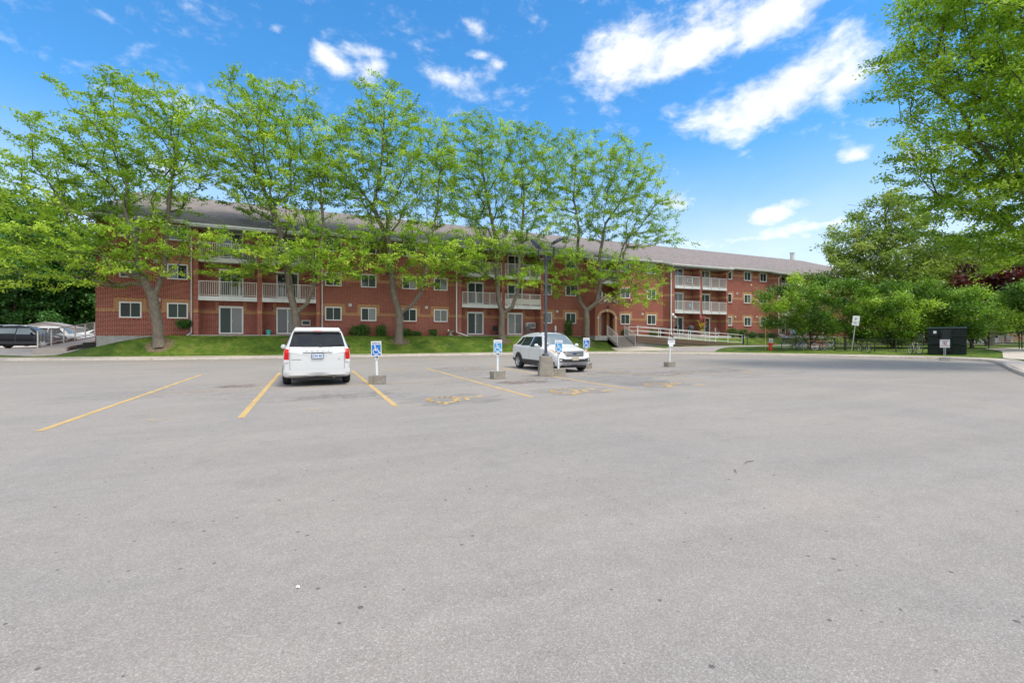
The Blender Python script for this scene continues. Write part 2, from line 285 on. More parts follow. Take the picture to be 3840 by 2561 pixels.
# ------------------------------------------------------------------ mesh helpers
class MB:
    """collects faces; build() links them as one mesh object"""
    def __init__(s): s.v = []; s.f = []; s.m = []; s.cur = 0
    def add(s, vs, fs):
        o = len(s.v); s.v += [tuple(q) for q in vs]; s.f += [tuple(o+i for i in f) for f in fs]; s.m += [s.cur]*len(fs); return s
    def box(s, x0, x1, y0, y1, z0, z1):
        return s.add([(x0,y0,z0),(x1,y0,z0),(x1,y1,z0),(x0,y1,z0),(x0,y0,z1),(x1,y0,z1),(x1,y1,z1),(x0,y1,z1)],
                     [(0,3,2,1),(4,5,6,7),(0,1,5,4),(1,2,6,5),(2,3,7,6),(3,0,4,7)])
    def frustum(s, cx, cy, w0, d0, w1, d1, z0, z1):
        P = [(cx+a*w/2, cy+b*d/2, z) for (w, d, z) in ((w0,d0,z0),(w1,d1,z1)) for a, b in ((-1,-1),(1,-1),(1,1),(-1,1))]
        return s.add(P, [(0,3,2,1),(4,5,6,7),(0,1,5,4),(1,2,6,5),(2,3,7,6),(3,0,4,7)])
    def quad(s, a, b, c, d): return s.add([a,b,c,d], [(0,1,2,3)])
    def tube(s, pts, r, n=8, cap=True, closed=False):
        pts = [Vector(p) for p in pts]; k = len(pts); rr = r if isinstance(r, (list, tuple)) else [r]*k
        up = Vector((0,0,1)); rings = []; o = len(s.v); prev = None
        for i in range(k):
            if closed: t = pts[(i+1)%k]-pts[i-1]
            else: t = pts[min(i+1, k-1)]-pts[max(i-1, 0)]
            t.normalize()
            a = prev if prev is not None else (up if abs(t.z) < .9 else Vector((1,0,0)))
            x = a-t*a.dot(t)
            if x.length < 1e-4: x = Vector((0,1,0))-t*t.y
            x.normalize(); y = t.cross(x); prev = x
            for j in range(n):
                q = 2*math.pi*j/n; s.v.append(tuple(pts[i]+(x*math.cos(q)+y*math.sin(q))*rr[i]))
        m = k if closed else k-1
        for i in range(m):
            a0 = o+i*n; b0 = o+((i+1)%k)*n
            for j in range(n): s.f.append((a0+j, a0+(j+1)%n, b0+(j+1)%n, b0+j)); s.m.append(s.cur)
        if cap and not closed:
            s.f.append(tuple(o+j for j in range(n))[::-1]); s.f.append(tuple(o+(k-1)*n+j for j in range(n))); s.m += [s.cur]*2
        return s
    def cyl(s, a, b, r, n=12): return s.tube([a, b], r, n)
    def beam(s, a, b, w, h):
        """rectangular bar from a to b"""
        a = Vector(a); b = Vector(b); t = (b-a).normalized(); side = t.cross(Vector((0,0,1)))
        if side.length < 1e-3: side = Vector((1,0,0))
        side.normalize(); up = side.cross(t).normalized(); P = []
        for p in (a, b):
            for i, j in ((-1,-1),(1,-1),(1,1),(-1,1)): P.append(p+side*(w/2*i)+up*(h/2*j))
        return s.add(P, [(0,3,2,1),(4,5,6,7),(0,1,5,4),(1,2,6,5),(2,3,7,6),(3,0,4,7)])
    def lathe(s, prof, c=(0,0,0), n=16, axis='z'):
        o = len(s.v)
        for r, z in prof:
            for j in range(n):
                q = 2*math.pi*j/n; a, b = r*math.cos(q), r*math.sin(q)
                p = (a, b, z) if axis == 'z' else ((z, a, b) if axis == 'x' else (b, z, a))
                s.v.append((c[0]+p[0], c[1]+p[1], c[2]+p[2]))
        for i in range(len(prof)-1):
            for j in range(n): s.f.append((o+i*n+j, o+i*n+(j+1)%n, o+(i+1)*n+(j+1)%n, o+(i+1)*n+j)); s.m.append(s.cur)
        return s
    def sphere(s, c, r, n=10, sq=1.0):
        return s.lathe([(max(r*math.sin(math.pi*i/n), 1e-4), -r*sq*math.cos(math.pi*i/n)) for i in range(n+1)], c, n+4)
    def extr(s, poly, y0, y1):
        """polygon in the XZ plane given a thickness along Y"""
        k = len(poly); s.add([(x, y0, z) for x, z in poly]+[(x, y1, z) for x, z in poly],
            [tuple(range(k)), tuple(range(2*k-1, k-1, -1))]+[(i, k+i, k+(i+1)%k, (i+1)%k) for i in range(k)]); return s
    def prism(s, poly, z0, z1):
        k = len(poly); s.add([(x, y, z0) for x, y in poly]+[(x, y, z1) for x, y in poly],
            [tuple(range(k))[::-1], tuple(range(k, 2*k))]+[(i, (i+1)%k, k+(i+1)%k, k+i) for i in range(k)]); return s
    def xf(s, mat):
        s.v = [tuple(mat @ Vector(p)) for p in s.v]; return s
    def build(s, name, mats, parent=None, smooth=False, world=False, bevel=0, recalc=True):
        me = bpy.data.meshes.new(name); vs = s.v
        if world and parent is not None:
            l = parent.location if parent.parent is None else WORLD_OFF[parent.name]
            vs = [(a-l[0], b-l[1], c-l[2]) for a, b, c in vs]
        me.from_pydata(vs, [], s.f)
        if not isinstance(mats, (list, tuple)): mats = [mats]
        for q in mats: me.materials.append(q)
        if len(mats) > 1: me.polygons.foreach_set('material_index', s.m)
        if recalc:
            import bmesh
            bm = bmesh.new(); bm.from_mesh(me); bmesh.ops.recalc_face_normals(bm, faces=bm.faces); bm.to_mesh(me); bm.free()
        if smooth:
            me.polygons.foreach_set('use_smooth', [True]*len(me.polygons)); me.set_sharp_from_angle(angle=R(38 if smooth is True else smooth))
        o = bpy.data.objects.new(name, me); COL.objects.link(o)
        if parent is not None:
            o.parent = parent
            if parent.name in WORLD_OFF: WORLD_OFF[o.name] = WORLD_OFF[parent.name]
        if bevel:
            b = o.modifiers.new('bevel', 'BEVEL'); b.width = bevel; b.segments = 2; b.limit_method = 'ANGLE'; b.angle_limit = R(40)
        return o
WORLD_OFF = {}
def thing(name, label, cat, loc=(0,0,0), rz=0, group=None):
    o = bpy.data.objects.new(name, None); COL.objects.link(o); o.location = loc; o.rotation_euler = (0,0,rz); o.empty_display_size = .3
    o['label'] = label; o['category'] = cat
    if group: o['group'] = group
    WORLD_OFF[o.name] = tuple(loc); return o
def tag(o, label, cat, group=None):
    o['label'] = label; o['category'] = cat
    if group: o['group'] = group
    return o
def struct(o, label=None):
    o['kind'] = 'structure'
    if label: o['label'] = label
    return o
def copy_tree(o, parent=None):
    c = o.copy(); COL.objects.link(c)
    if parent is not None: c.parent = parent
    for ch in [q for q in COL.objects if q.parent == o]: copy_tree(ch, c)
    return c
def copy_thing(o, loc, rz, label, group=None):
    c = copy_tree(o); c.location = loc; c.rotation_euler = (0,0,rz); c['label'] = label
    if group: c['group'] = group
    return c
def lettering(txt, size, mat, parent, loc, rot=(R(90),0,0), name='lettering', bold=0.0, align='CENTER', ex=.002, sx=1.0):
    cu = bpy.data.curves.new(name, 'FONT'); cu.body = txt; cu.size = size; cu.extrude = ex; cu.offset = bold; cu.resolution_u = 3
    cu.align_x = align; cu.align_y = 'CENTER'
    t = bpy.data.objects.new('tmp', cu); COL.objects.link(t); dg = bpy.context.evaluated_depsgraph_get()
    me = bpy.data.meshes.new_from_object(t.evaluated_get(dg)); bpy.data.objects.remove(t); bpy.data.curves.remove(cu)
    me.materials.clear(); me.materials.append(mat); me.name = name
    me.transform(Matrix.Diagonal((sx, 1, 1, 1)))
    o = bpy.data.objects.new(name, me); COL.objects.link(o); o.parent = parent; o.location = loc; o.rotation_euler = rot; return o
def holes_wall(mb, x0, x1, z0, z1, holes, y, depth=.10, xz=None):
    """flat wall face in the plane y with rectangular openings and their reveals"""
    xs = sorted({x0, x1, *[min(max(h[i], x0), x1) for h in holes for i in (0, 1)]}); zs = sorted({z0, z1, *[min(max(h[i], z0), z1) for h in holes for i in (2, 3)]})
    for a, b in zip(xs, xs[1:]):
        for c, d in zip(zs, zs[1:]):
            mx, mz = (a+b)/2, (c+d)/2
            if any(h[0] < mx < h[1] and h[2] < mz < h[3] for h in holes): continue
            mb.quad((a,y,c),(b,y,c),(b,y,d),(a,y,d))
    for a, b, c, d in holes:
        a = max(a, x0); b = min(b, x1)
        if a >= b: continue
        mb.quad((a,y,c),(a,y+depth,c),(a,y+depth,d),(a,y,d)); mb.quad((b,y,c),(b,y,d),(b,y+depth,d),(b,y+depth,c))
        mb.quad((a,y,c),(b,y,c),(b,y+depth,c),(a,y+depth,c)); mb.quad((a,y,d),(a,y+depth,d),(b,y+depth,d),(b,y,d))
def np_mesh(name, V, Q, mat, parent=None, tone=None, nper=4):
    me = bpy.data.meshes.new(name); nv = len(V); nf = len(Q)
    me.vertices.add(nv); me.vertices.foreach_set('co', np.ascontiguousarray(V, dtype=np.float32).ravel())
    me.loops.add(nf*nper); me.loops.foreach_set('vertex_index', np.ascontiguousarray(Q, dtype=np.int32).ravel())
    me.polygons.add(nf); me.polygons.foreach_set('loop_start', np.arange(nf, dtype=np.int32)*nper)
    me.update(calc_edges=True); me.materials.append(mat)
    if tone is not None:
        a = me.attributes.new('tone', 'FLOAT', 'FACE'); a.data.foreach_set('value', np.ascontiguousarray(tone, dtype=np.float32))
    o = bpy.data.objects.new(name, me); COL.objects.link(o)
    if parent is not None: o.parent = parent
    return o

# ------------------------------------------------------------------ terrain
KERB = [(-60,62),(-34,47),(-24,41.2),(-17.2,37.9),(-14.4,36.9),(-12.3,36.2),(-8.6,35.4),(-2.7,34.9),(8,34.4),(15,34.1),(21.5,33.3),(26.3,31.3),
        (29.6,28.0),(32.6,24.2),(35.2,20.2),(37.0,16.7),(37.2,14.9),(36.4,13.3),(34.2,12.0),(24.3,7.8),(14,2.6),(4,-3),(-6,-9)]
KN = np.array(KERB, float)
def kerb_dist(x, y):
    """signed distance to the kerb line, positive outside the lot"""
    x = np.atleast_1d(np.asarray(x, float)); y = np.atleast_1d(np.asarray(y, float))
    best = np.full(x.shape, 1e9); sg = np.ones(x.shape)
    for a, b in zip(KN[:-1], KN[1:]):
        d = b-a; t = np.clip(((x-a[0])*d[0]+(y-a[1])*d[1])/(d@d), 0, 1); px = a[0]+t*d[0]; py = a[1]+t*d[1]
        q = np.hypot(x-px, y-py); cr = d[0]*(y-a[1])-d[1]*(x-a[0]); mk = q < best-1e-9
        best = np.where(mk, q, best); sg = np.where(mk, np.where(cr >= 0, 1, -1), sg)
    return best*sg
def sst(a, b, t):
    t = np.clip((t-a)/(b-a), 0, 1); return t*t*(3-2*t)
def terr(x, y):
    x = np.atleast_1d(np.asarray(x, float)); y = np.atleast_1d(np.asarray(y, float)); s = kerb_dist(x, y)
    z = .13+.05*np.clip(s/1.6, 0, 1)
    w = 1-sst(22.5, 27, x)
    zl = z+(1.38*sst(35.4, 38.95, y)*sst(-16.5, -9, x)+.42*sst(36.5, 45, y)*(1-sst(-16.5, -9, x)))*sst(.7, 2.6, s)
    zr = z+.30*sst(1.8, 6.5, s)+.12*sst(6, 20, s); zr = zr+(1.42-zr)*sst(36.8, 39.6, y)*(1-sst(88, 96, x))
    return np.where(s < 0, 0.0, zl*w+zr*(1-w))
def tz(x, y): return float(terr(x, y)[0])
def place(u, v, d0=18.0, d1=95.0):
    """point of the terrain seen at photo pixel u, v"""
    a, b = ray(u); ds = np.linspace(d0, d1, 3000); z = terr(ds*a, ds*b); zz = EYE-(v-V0)/FPX*ds; k = np.argmax(z >= zz)
    d = ds[k]; return Vector((d*a, d*b, float(z[k])))
# ------------------------------------------------------------------ ground, lot, walks
def sheet(name, rows, mat, smooth=True):
    """grid surface from rows of points"""
    mb = MB(); n = len(rows[0]); vs = [p for r in rows for p in r]
    mb.add(vs, [(i*n+j, i*n+j+1, (i+1)*n+j+1, (i+1)*n+j) for i in range(len(rows)-1) for j in range(n-1)])
    o = mb.build(name, mat, recalc=False); me = o.data
    if me.polygons[0].normal.z < 0: me.flip_normals()
    if smooth: me.polygons.foreach_set('use_smooth', [True]*len(me.polygons))
    return o
def resample(pts, step):
    P = np.array(pts, float)
    # Catmull-Rom through the points, then even steps
    Q = [P[0]]
    for i in range(len(P)-1):
        p0, p1, p2, p3 = P[max(i-1,0)], P[i], P[i+1], P[min(i+2, len(P)-1)]
        for t in np.linspace(0, 1, 13)[1:]:
            Q.append(.5*((2*p1)+(-p0+p2)*t+(2*p0-5*p1+4*p2-p3)*t*t+(-p0+3*p1-3*p2+p3)*t**3))
    Q = np.array(Q); L = np.r_[0, np.cumsum(np.hypot(*np.diff(Q, axis=0).T))]; n = max(2, int(L[-1]/step)); s = np.linspace(0, L[-1], n)
    return np.c_[np.interp(s, L, Q[:,0]), np.interp(s, L, Q[:,1])]
def offs(P, d):
    T = np.gradient(P, axis=0); T /= np.hypot(T[:,0], T[:,1])[:,None]; return P+np.c_[-T[:,1], T[:,0]]*d
KS = resample(KERB, .45)
KN = KS[::3].copy()
# far ground to the horizon
g = MB(); g.quad((-1500,-1500,-.35),(1500,-1500,-.35),(1500,1500,-.35),(-1500,1500,-.35)); struct(g.build('ground', GRASS))
# the parking lot
lot = MB(); lot.prism([(x, y) for x, y in offs(KS, .05)]+[(-6,-45),(-120,-45),(-120,62)][0:3], -.3, 0)
lo = struct(lot.build('parking_lot', ASPH, recalc=False))
# kerb and the pavement behind it
def ribbon(name, P, prof, mat):
    rows = []
    for d, z, useT in prof:
        Q = offs(P, d); rows.append([(x, y, z if not useT else tz(x, y)+z) for x, y in Q])
    return sheet(name, rows, mat)
kz = [.13+.012*math.sin(i*.37)*math.sin(i*.11) for i in range(len(KS))]
rows = []
for d, z in ((-.02, -.05), (0, .035), (.02, .118), (.045, .132), (.16, .137), (.36, .139)):
    Q = offs(KS, d); rows.append([(x, y, z+(kz[i]-.13 if z > .1 else 0)) for i, (x, y) in enumerate(Q)])
ko = sheet('kerb', rows, KERB_M); struct(ko)
# pavement slabs with joints (wider at the right end where it meets the footpath)
pv = MB(); 
for i in range(0, len(KS)-4, 4):
    a = i; b = i+4
    Wd = 1.02
    for (i0, i1) in ((a, a+2), (a+2, b)):
        P0 = KS[[i0, i1]]; T = P0[1]-P0[0]; L_ = np.hypot(*T); T = T/L_; 
        cut0 = .018 if i0 == a else 0
        A = KS[i0]+T*cut0; B = KS[i1]
        n0 = offs(KS, 1.0)[i0]-KS[i0]; n1 = offs(KS, 1.0)[i1]-KS[i1]
        ws_ = [.15, .45, .75, Wd]; pr = []
        for w_ in ws_:
            p = A+n0*w_; q = B+n1*w_; pr.append(((p[0], p[1], tz(*p)+.014), (q[0], q[1], tz(*q)+.014)))
        for (p, q), (r, s_) in zip(pr, pr[1:]): pv.quad(p, q, s_, r)
po = pv.build('pavement', WALK, recalc=False)
struct(po)
# lawns: one terrain sheet
def terrain_sheet():
    xs = np.r_[np.arange(-110, -24, 4.0), np.arange(-24, 50, .6), np.arange(50, 150, 3.0)]
    svals = None
    ys = np.r_[np.arange(-12, 60, .6), np.arange(60, 190, 5.0)]
    XX, YY = np.meshgrid(xs, ys); S = kerb_dist(XX.ravel(), YY.ravel()).reshape(XX.shape); ZZ = terr(XX.ravel(), YY.ravel()).reshape(XX.shape)
    rng = np.random.default_rng(3); ZZ = ZZ+rng.normal(0, .008, ZZ.shape)*(S > 1.8)
    ZZ = np.where(S < .35, -.32, np.where(S < 1.35, ZZ-.09, ZZ)); idx = np.arange(XX.size).reshape(XX.shape)
    F = []
    for i in range(len(ys)-1):
        for j in range(len(xs)-1):
            s_ = S[i:i+2, j:j+2]
            if s_.max() < .2: continue
            F.append((idx[i,j], idx[i,j+1], idx[i+1,j+1], idx[i+1,j]))
    V = np.c_[XX.ravel(), YY.ravel(), ZZ.ravel()]
    o = np_mesh('lawn', V, np.array(F), GRASS); o.data.polygons.foreach_set('use_smooth', [True]*len(o.data.polygons)); struct(o); return o
terrain_sheet()
# back edge of the grass against the pavement
Q0 = offs(KS, 1.5); Q1 = offs(KS, 1.62); Q2 = offs(KS, 2.3)
rng = np.random.default_rng(8); jit = rng.normal(0, .05, len(KS))
rows = [[(q[0], q[1], tz(*q)+.008) for q in offs(KS, .96)], [(q[0], q[1], tz(*q)+.045) for i, q in enumerate(offs(KS, 1.05))], [(q[0], q[1], tz(*q)+.02) for q in offs(KS, 1.6)], [(q[0], q[1], tz(*q)-.03) for q in offs(KS, 2.3)]]
struct(sheet('lawn_edge', rows, GRASS))
def strip(name, A, B, mat, dz, n=5, step=.5):
    """surface between two ground polylines, laid on the terrain"""
    def rs(P, k):
        P = np.array(P, float); L = np.r_[0, np.cumsum(np.hypot(*np.diff(P, axis=0).T))]; s = np.linspace(0, L[-1], k); return np.c_[np.interp(s, L, P[:,0]), np.interp(s, L, P[:,1])]
    k = max(8, int(np.hypot(*np.diff(np.array(A, float), axis=0).T).sum()/step)); a = rs(A, k); b = rs(B, k); rows = []
    for t in np.linspace(0, 1, n): rows.append([(x, y, tz(x, y)+dz) for x, y in a*(1-t)+b*t])
    return struct(sheet(name, rows, mat))
PATHM = M('worn_path_asphalt', (.30, .265, .25), .95, 0, .14, 2.5, .4, 90)
# foot path from the pavement towards the right, behind the hydrant and the shrubs
strip('path', [(27.6,31.3),(29.6,33.1),(32.5,34.2),(38,33.6),(46,33.2),(58,31.0),(75,26)], [(31.0,28.2),(33.2,29.7),(36.5,30.9),(42,31.0),(48,30.6),(58,28.4),(75,23.6)], PATHM, .03, 7)
# walk from the entrance stairs down to the pavement
strip('entrance_walk', [(26.6,36.4),(25.6,34.2),(25.2,33.3)], [(30.2,36.4),(30.6,33.4),(30.4,31.6)], WALK, .03, 7)
# walk on the left that climbs to the side ramp
DRIVE = M('drive_concrete', (.46, .39, .34), .92, 0, .12, .8, .3, 70, dirt=(.33, .28, .25))
strip('side_drive', [(-15.2,38.4),(-13.9,39.6),(-14.2,44),(-14.2,66)], [(-60,64),(-60,66),(-60,68),(-60,90)], DRIVE, .03, 30, .8)
# concrete footpath apron on the far right, leading to the gate
strip('footpath', [(38.4,13.2),(42.4,14.6),(45.5,16.2),(49.0,18.0)], [(35.8,12.0),(40,10.6),(46,13.0),(52.4,17.0)], WALK, .035, 9)

# ------------------------------------------------------------------ painted markings (real flat paint, 4 mm above the asphalt)
def line(pts, w, mat, mb=None, z=.005):
    P = [Vector((*p, 0)) for p in pts]; mb = mb or MB()
    for a, b in zip(P, P[1:]):
        t = (b-a).normalized(); s = Vector((-t.y, t.x, 0))*w/2; n = max(1, int((b-a).length/1.0))
        for i in range(n):
            p = a+(b-a)*(i/n); q = a+(b-a)*((i+1)/n); mb.quad((p-s)+Vector((0,0,z)), (q-s)+Vector((0,0,z)), (q+s)+Vector((0,0,z)), (p+s)+Vector((0,0,z)))
    return mb
mk = MB()
for x, y0, y1 in ((-3.87,9.45,20.9),(-1.16,9.55,20.9),(1.65,9.72,20.9),(4.92,9.9,20.95),(8.2,10.1,21.0)): line([(x,y0),(x,y1)], .115, PAINT, mk)
o = mk.build('parking_lines', PAINT, recalc=False); struct(o)
mk = MB(); line([(11.77,10.3),(11.77,20.6)], .11, PAINT, mk); line([(14.5,12.7),(14.4,23.6)], .10, PAINT_F, mk); line([(18.5,12.7),(18.3,23.8)], .10, PAINT_F, mk); line([(-3.9,14.55),(12.0,14.9)], .09, PAINT_F, mk, .009); line([(12.0,17.2),(21,17.5)], .09, PAINT_F, mk, .009); line([(21.6,14.2),(21.2,24)], .10, PAINT_F, mk)
struct(mk.build('faded_parking_lines', PAINT_F, recalc=False))
def wheelchair(mb, c, s, ang, z=.006, vertical=False):
    """access symbol: head, back, seat, leg and wheel arc, drawn with flat strips"""
    def pt(p):
        x, y = p; x *= s; y *= s; ca, sa = math.cos(ang), math.sin(ang)
        return Vector((c[0]+x*ca-y*sa, c[1]+x*sa+y*ca, z)) if not vertical else Vector((c[0]+x, c[1], c[2]+y))
    def seg(P, w):
        P = [Vector(p) for p in P]
        for a, b in zip(P, P[1:]):
            t = (b-a).normalized(); n = Vector((-t.y, t.x))*w/2; a = a-t*w*.25; b = b+t*w*.25
            mb.quad(pt(a-n), pt(b-n), pt(b+n), pt(a+n))
    seg([(-.12,.32),(-.10,-.02),(.20,-.03),(.33,-.33),(.44,-.28)], .085); seg([(-.11,.16),(.16,.15)], .07)
    seg([(-.17+.0*math.cos(q), 0) for q in ()], .07) if 0 else None
    arc = [(-.04+.29*math.cos(R(q)), -.17+.27*math.sin(R(q))) for q in range(125, 345, 20)]; seg(arc, .075)
    hd = [(-.13+.075*math.cos(R(q)), .43+.075*math.sin(R(q))) for q in range(0, 360, 45)]
    mb.add([pt(p) for p in hd], [tuple(range(8))])
mk = MB()
for (u, v, a) in ((1712,1497,-90),(2160,1467,-90),(2500,1442,-90)):
    p = gnd(u, v); wheelchair(mk, (p.x, p.y), 1.5, R(a))
struct(mk.build('painted_access_symbols', PAINT, recalc=False))
mk = MB()
for (u, v, a) in ((1470,1389,90),(1745,1380,90),(2545,1407,-90),(2800,1396,-90)):
    p = gnd(u, v); wheelchair(mk, (p.x, p.y), 1.2, R(a))
for (u, v) in ((2278,1465),(2620,1444)):
    p = gnd(u, v); mk.quad((p.x-.25,p.y-.12,.006),(p.x+.2,p.y-.15,.006),(p.x+.25,p.y+.1,.006),(p.x-.2,p.y+.12,.006))
for (u, v) in ((1185,1535),(595,1575)):       # worn arrow heads
    p = gnd(u, v); line([(p.x-.18,p.y+.10),(p.x-.02,p.y-.12),(p.x+.16,p.y+.13)], .05, PAINT_F, mk, .006)
struct(mk.build('faded_painted_symbols', PAINT_F, recalc=False))
# patches and stains on the asphalt
OIL = stain_mat('dark_sealed_asphalt', (.20, .195, .19), .22, scale=9, lo=.36, hi=.60); RUST = stain_mat('rusty_stain', (.24, .17, .12), .75, scale=7, lo=.40, hi=.62); PALE = stain_mat('pale_worn_asphalt', (.42, .385, .35), .5, scale=5, lo=.40, hi=.62)
def blob(mb, u, v, w, h, z):
    p = gnd(u, v); n = 22; mb.add([(p.x, p.y, z)]+[(p.x+w*math.cos(2*math.pi*i/n)*(1+.25*math.sin(i*2.3)), p.y+h*math.sin(2*math.pi*i/n)*(1+.25*math.cos(i*1.7)), z) for i in range(n)], [(0, i+1, (i+1)%n+1) for i in range(n)])
mk = MB(); blob(mk, 1700, 1497, 1.2, .9, .003); blob(mk, 1740, 1385, 1.5, 1.3, .003); blob(mk, 2140, 1466, 1.2, .8, .003); blob(mk, 2460, 1441, 1.2, .8, .003); blob(mk, 2330, 1425, 1.4, 1.6, .003)
struct(mk.build('sealed_patches', OIL, recalc=False))
mk = MB(); blob(mk, 1960, 1433, .9, .5, .007); blob(mk, 895, 1448, .6, .45, .007); struct(mk.build('rust_stains', RUST, recalc=False))
mk = MB()
for q in ((1190,1478,2.0,1.2),(1900,1425,2.4,1.5),(2250,1408,3.2,1.6),(2500,1390,4,2),(2750,1396,3.5,1.8),(700,1470,2.4,1.1),(1330,1487,1.4,.8),(1650,1402,2.2,1.6)): blob(mk, *q, .0035)
struct(mk.build('worn_patches', PALE, recalc=False))
# short twigs and litter near the camera

# bare soil round the tree feet
SOIL = stain_mat('bare_soil', (.24, .17, .10), .9, scale=12, lo=.34, hi=.56)
mk = MB()
for u in (598, 1108, 1497, 1884, 2204):
    x, y = X(u, 37.6), 37.6; n = 20; c0 = len(mk.v)
    ring = [(x+.75*math.cos(2*math.pi*i/n)*(1+.2*math.sin(i*2.1)), y+.6*math.sin(2*math.pi*i/n)) for i in range(n)]
    mk.add([(x, y, tz(x, y)+.05)]+[(a, b, tz(a, b)+.03) for a, b in ring], [(0, i+1, (i+1)%n+1) for i in range(n)])
struct(mk.build('bare_soil', SOIL, recalc=False))
# ------------------------------------------------------------------ apartment building
YF, YB, YW = 40.0, 39.35, 40.5      # main wall, bay front, back wall of the balconies
LV = [1.65, 4.47, 7.29]; STO = 2.82; ZT = 9.74
bld = thing('apartment_building', 'long three storey red brick building with tan bands, white balconies and brown shingle roof', 'building', (30, 40, 1.3))
WINX = [-12.19, -9.46, 1.07, 3.84, 7.27, 10.06, 20.81, 23.62, 30.44, 34.03, 45.84, 49.17, 52.00, 64.0, 67.05, 70.43, 75.6, 79.6]
WWID = 1.26
wins = [(x, x+WWID, l+1.15, l+2.27) for x in WINX for l in LV]
BAYS = [(-7.75, -7.45, -3.70, -3.38, .40, .68, False, (-6.36, -2.49)), (12.12, 12.45, 16.35, 16.65, 20.45, 20.78, True, (13.35, 17.43)),
        (36.95, 37.35, 41.15, 41.50, 45.35, 45.70, True, (38.15, 42.37)), (54.75, 55.15, 59.10, 59.42, 63.30, 63.62, True, (55.97, 60.2))]
wl = MB()
EX0, EX1 = 26.56, 29.52      # entrance bay
segs = [(-13.47, BAYS[0][0]), (BAYS[0][5], BAYS[1][0]-.65), (BAYS[1][5], 25.55), (EX1, BAYS[2][0]-.65), (BAYS[2][5], BAYS[3][0]-.65), (BAYS[3][5], 83.4)]
for a, b in segs: holes_wall(wl, a, b, 1.55, ZT, [w for w in wins if a-.01 <= w[0] and w[1] <= b+.01 or (a < w[1] < b and w[0] < a)], YF, .12)
belts = MB()
def belt(x0, y0, x1, y1, l, pr=.004):
    """tan band standing 4 mm proud of the wall from one point of the plan to another"""
    a = Vector((x0, y0, 0)); b = Vector((x1, y1, 0)); t = (b-a).normalized(); n = Vector((t.y, -t.x, 0))*pr
    z0, z1 = l+1.57, l+1.80
    p, q = a+n, b+n; belts.quad((p.x,p.y,z0),(q.x,q.y,z0),(q.x,q.y,z1),(p.x,p.y,z1)); belts.quad((p.x,p.y,z0),(a.x,a.y,z0),(b.x,b.y,z0),(q.x,q.y,z0)); belts.quad((p.x,p.y,z1),(q.x,q.y,z1),(b.x,b.y,z1),(a.x,a.y,z1))
for l in LV:
    for a, b in segs:
        ws_ = sorted([w for w in WINX if a-.9 < w < b]); cur = a
        for w in ws_:
            e0, e1 = w-.28, w+WWID+.28
            if e0 > cur: belt(cur, YF, min(e0, b), YF, l)
            # tan frame round the window: jambs and head
            zt = min(l+2.27+.27, ZT-.01); pr = .006
            for (p, q, c, d) in ((e0, w, l+1.57, zt), (w+WWID, e1, l+1.57, zt), (w, w+WWID, l+2.27, zt)):
                p = max(p, a); q = min(q, b)
                if q-p < .02: continue
                belts.box(p, q, YF-pr, YF, c, d)
            cur = e1
        if cur < b: belt(cur, YF, b, YF, l)
def wseg(x0, y0, x1, y1, z0=1.5, z1=ZT): wl.quad((x0,y0,z0),(x1,y1,z0),(x1,y1,z1),(x0,y0,z1))
for (p0, p1, c0, c1, r0, r1, ang, doors) in BAYS:
    xl = p0-.65 if ang else p0
    wseg(xl, YF, p0, YB); wseg(p0, YB, p1, YB); wseg(p1, YB, p1, YW); wseg(c0, YW, c0, YB); wseg(c0, YB, c1, YB); wseg(c1, YB, c1, YW); wseg(r0, YW, r0, YB); wseg(r0, YB, r1, YB); wseg(r1, YB, r1, YF)
    for (a, b, dx) in ((p1, c0, doors[0]), (c1, r0, doors[1])):
        holes_wall(wl, a, b, 1.5, ZT, [(dx, dx+1.61, l+.04, l+2.16) for l in LV], YW, .10)
        for l in LV:
            belt(a, YW, dx-.22, YW, l) if dx-.22 > a else None
            belt(dx+1.83, YW, b, YW, l)
            for (p, q) in ((dx-.22, dx), (dx+1.61, dx+1.83)): belts.box(p, q, YW-.006, YW, l+1.57, l+2.45)
    for l in LV:
        for s in ((xl, YF, p0, YB), (p0, YB, p1, YB), (c0, YB, c1, YB), (r0, YB, r1, YB), (r0, YW, r0, YB), (c0, YW, c0, YB), (p1, YB, p1, YW), (c1, YB, c1, YW)): belt(*s, l)
# entrance bay: angled flank, open balconies above the porch
wseg(25.55, YF, EX0, 39.0); wseg(EX0, 39.0, EX0+.42, 39.0); wseg(EX0+.42, 39.0, EX0+.42, YW); wseg(EX1-.2, YW, EX1-.2, 39.0); wseg(EX1-.2, 39.0, EX1, 39.0); wseg(EX1, 39.0, EX1, YF)
holes_wall(wl, EX0+.42, EX1-.2, 1.5, ZT, [(27.25, 28.35, l+.04, l+2.16) for l in LV[1:]] , YW, .1)
for l in LV:
    for s in ((25.55, YF, EX0, 39.0), (EX0, 39.0, EX0+.42, 39.0), (EX1-.2, 39.0, EX1, 39.0), (EX1-.2, YW, EX1-.2, 39.0)): belt(*s, l)
# ends and back
wseg(-13.47, 59.4, -13.47, YF, 1.0); wseg(83.4, YF, 83.4, 59.4, 1.0); wseg(83.4, 59.4, -13.47, 59.4, 1.0)
wl.add([(-13.47, YF, ZT), (-13.47, 59.4, ZT), (-13.47, 49.7, 13.9)], [(0,1,2)])
wo = wl.build('brick_wall', BRICK, bld, world=True, recalc=False)
belts.build('tan_brick_band', TAN, bld, world=True)
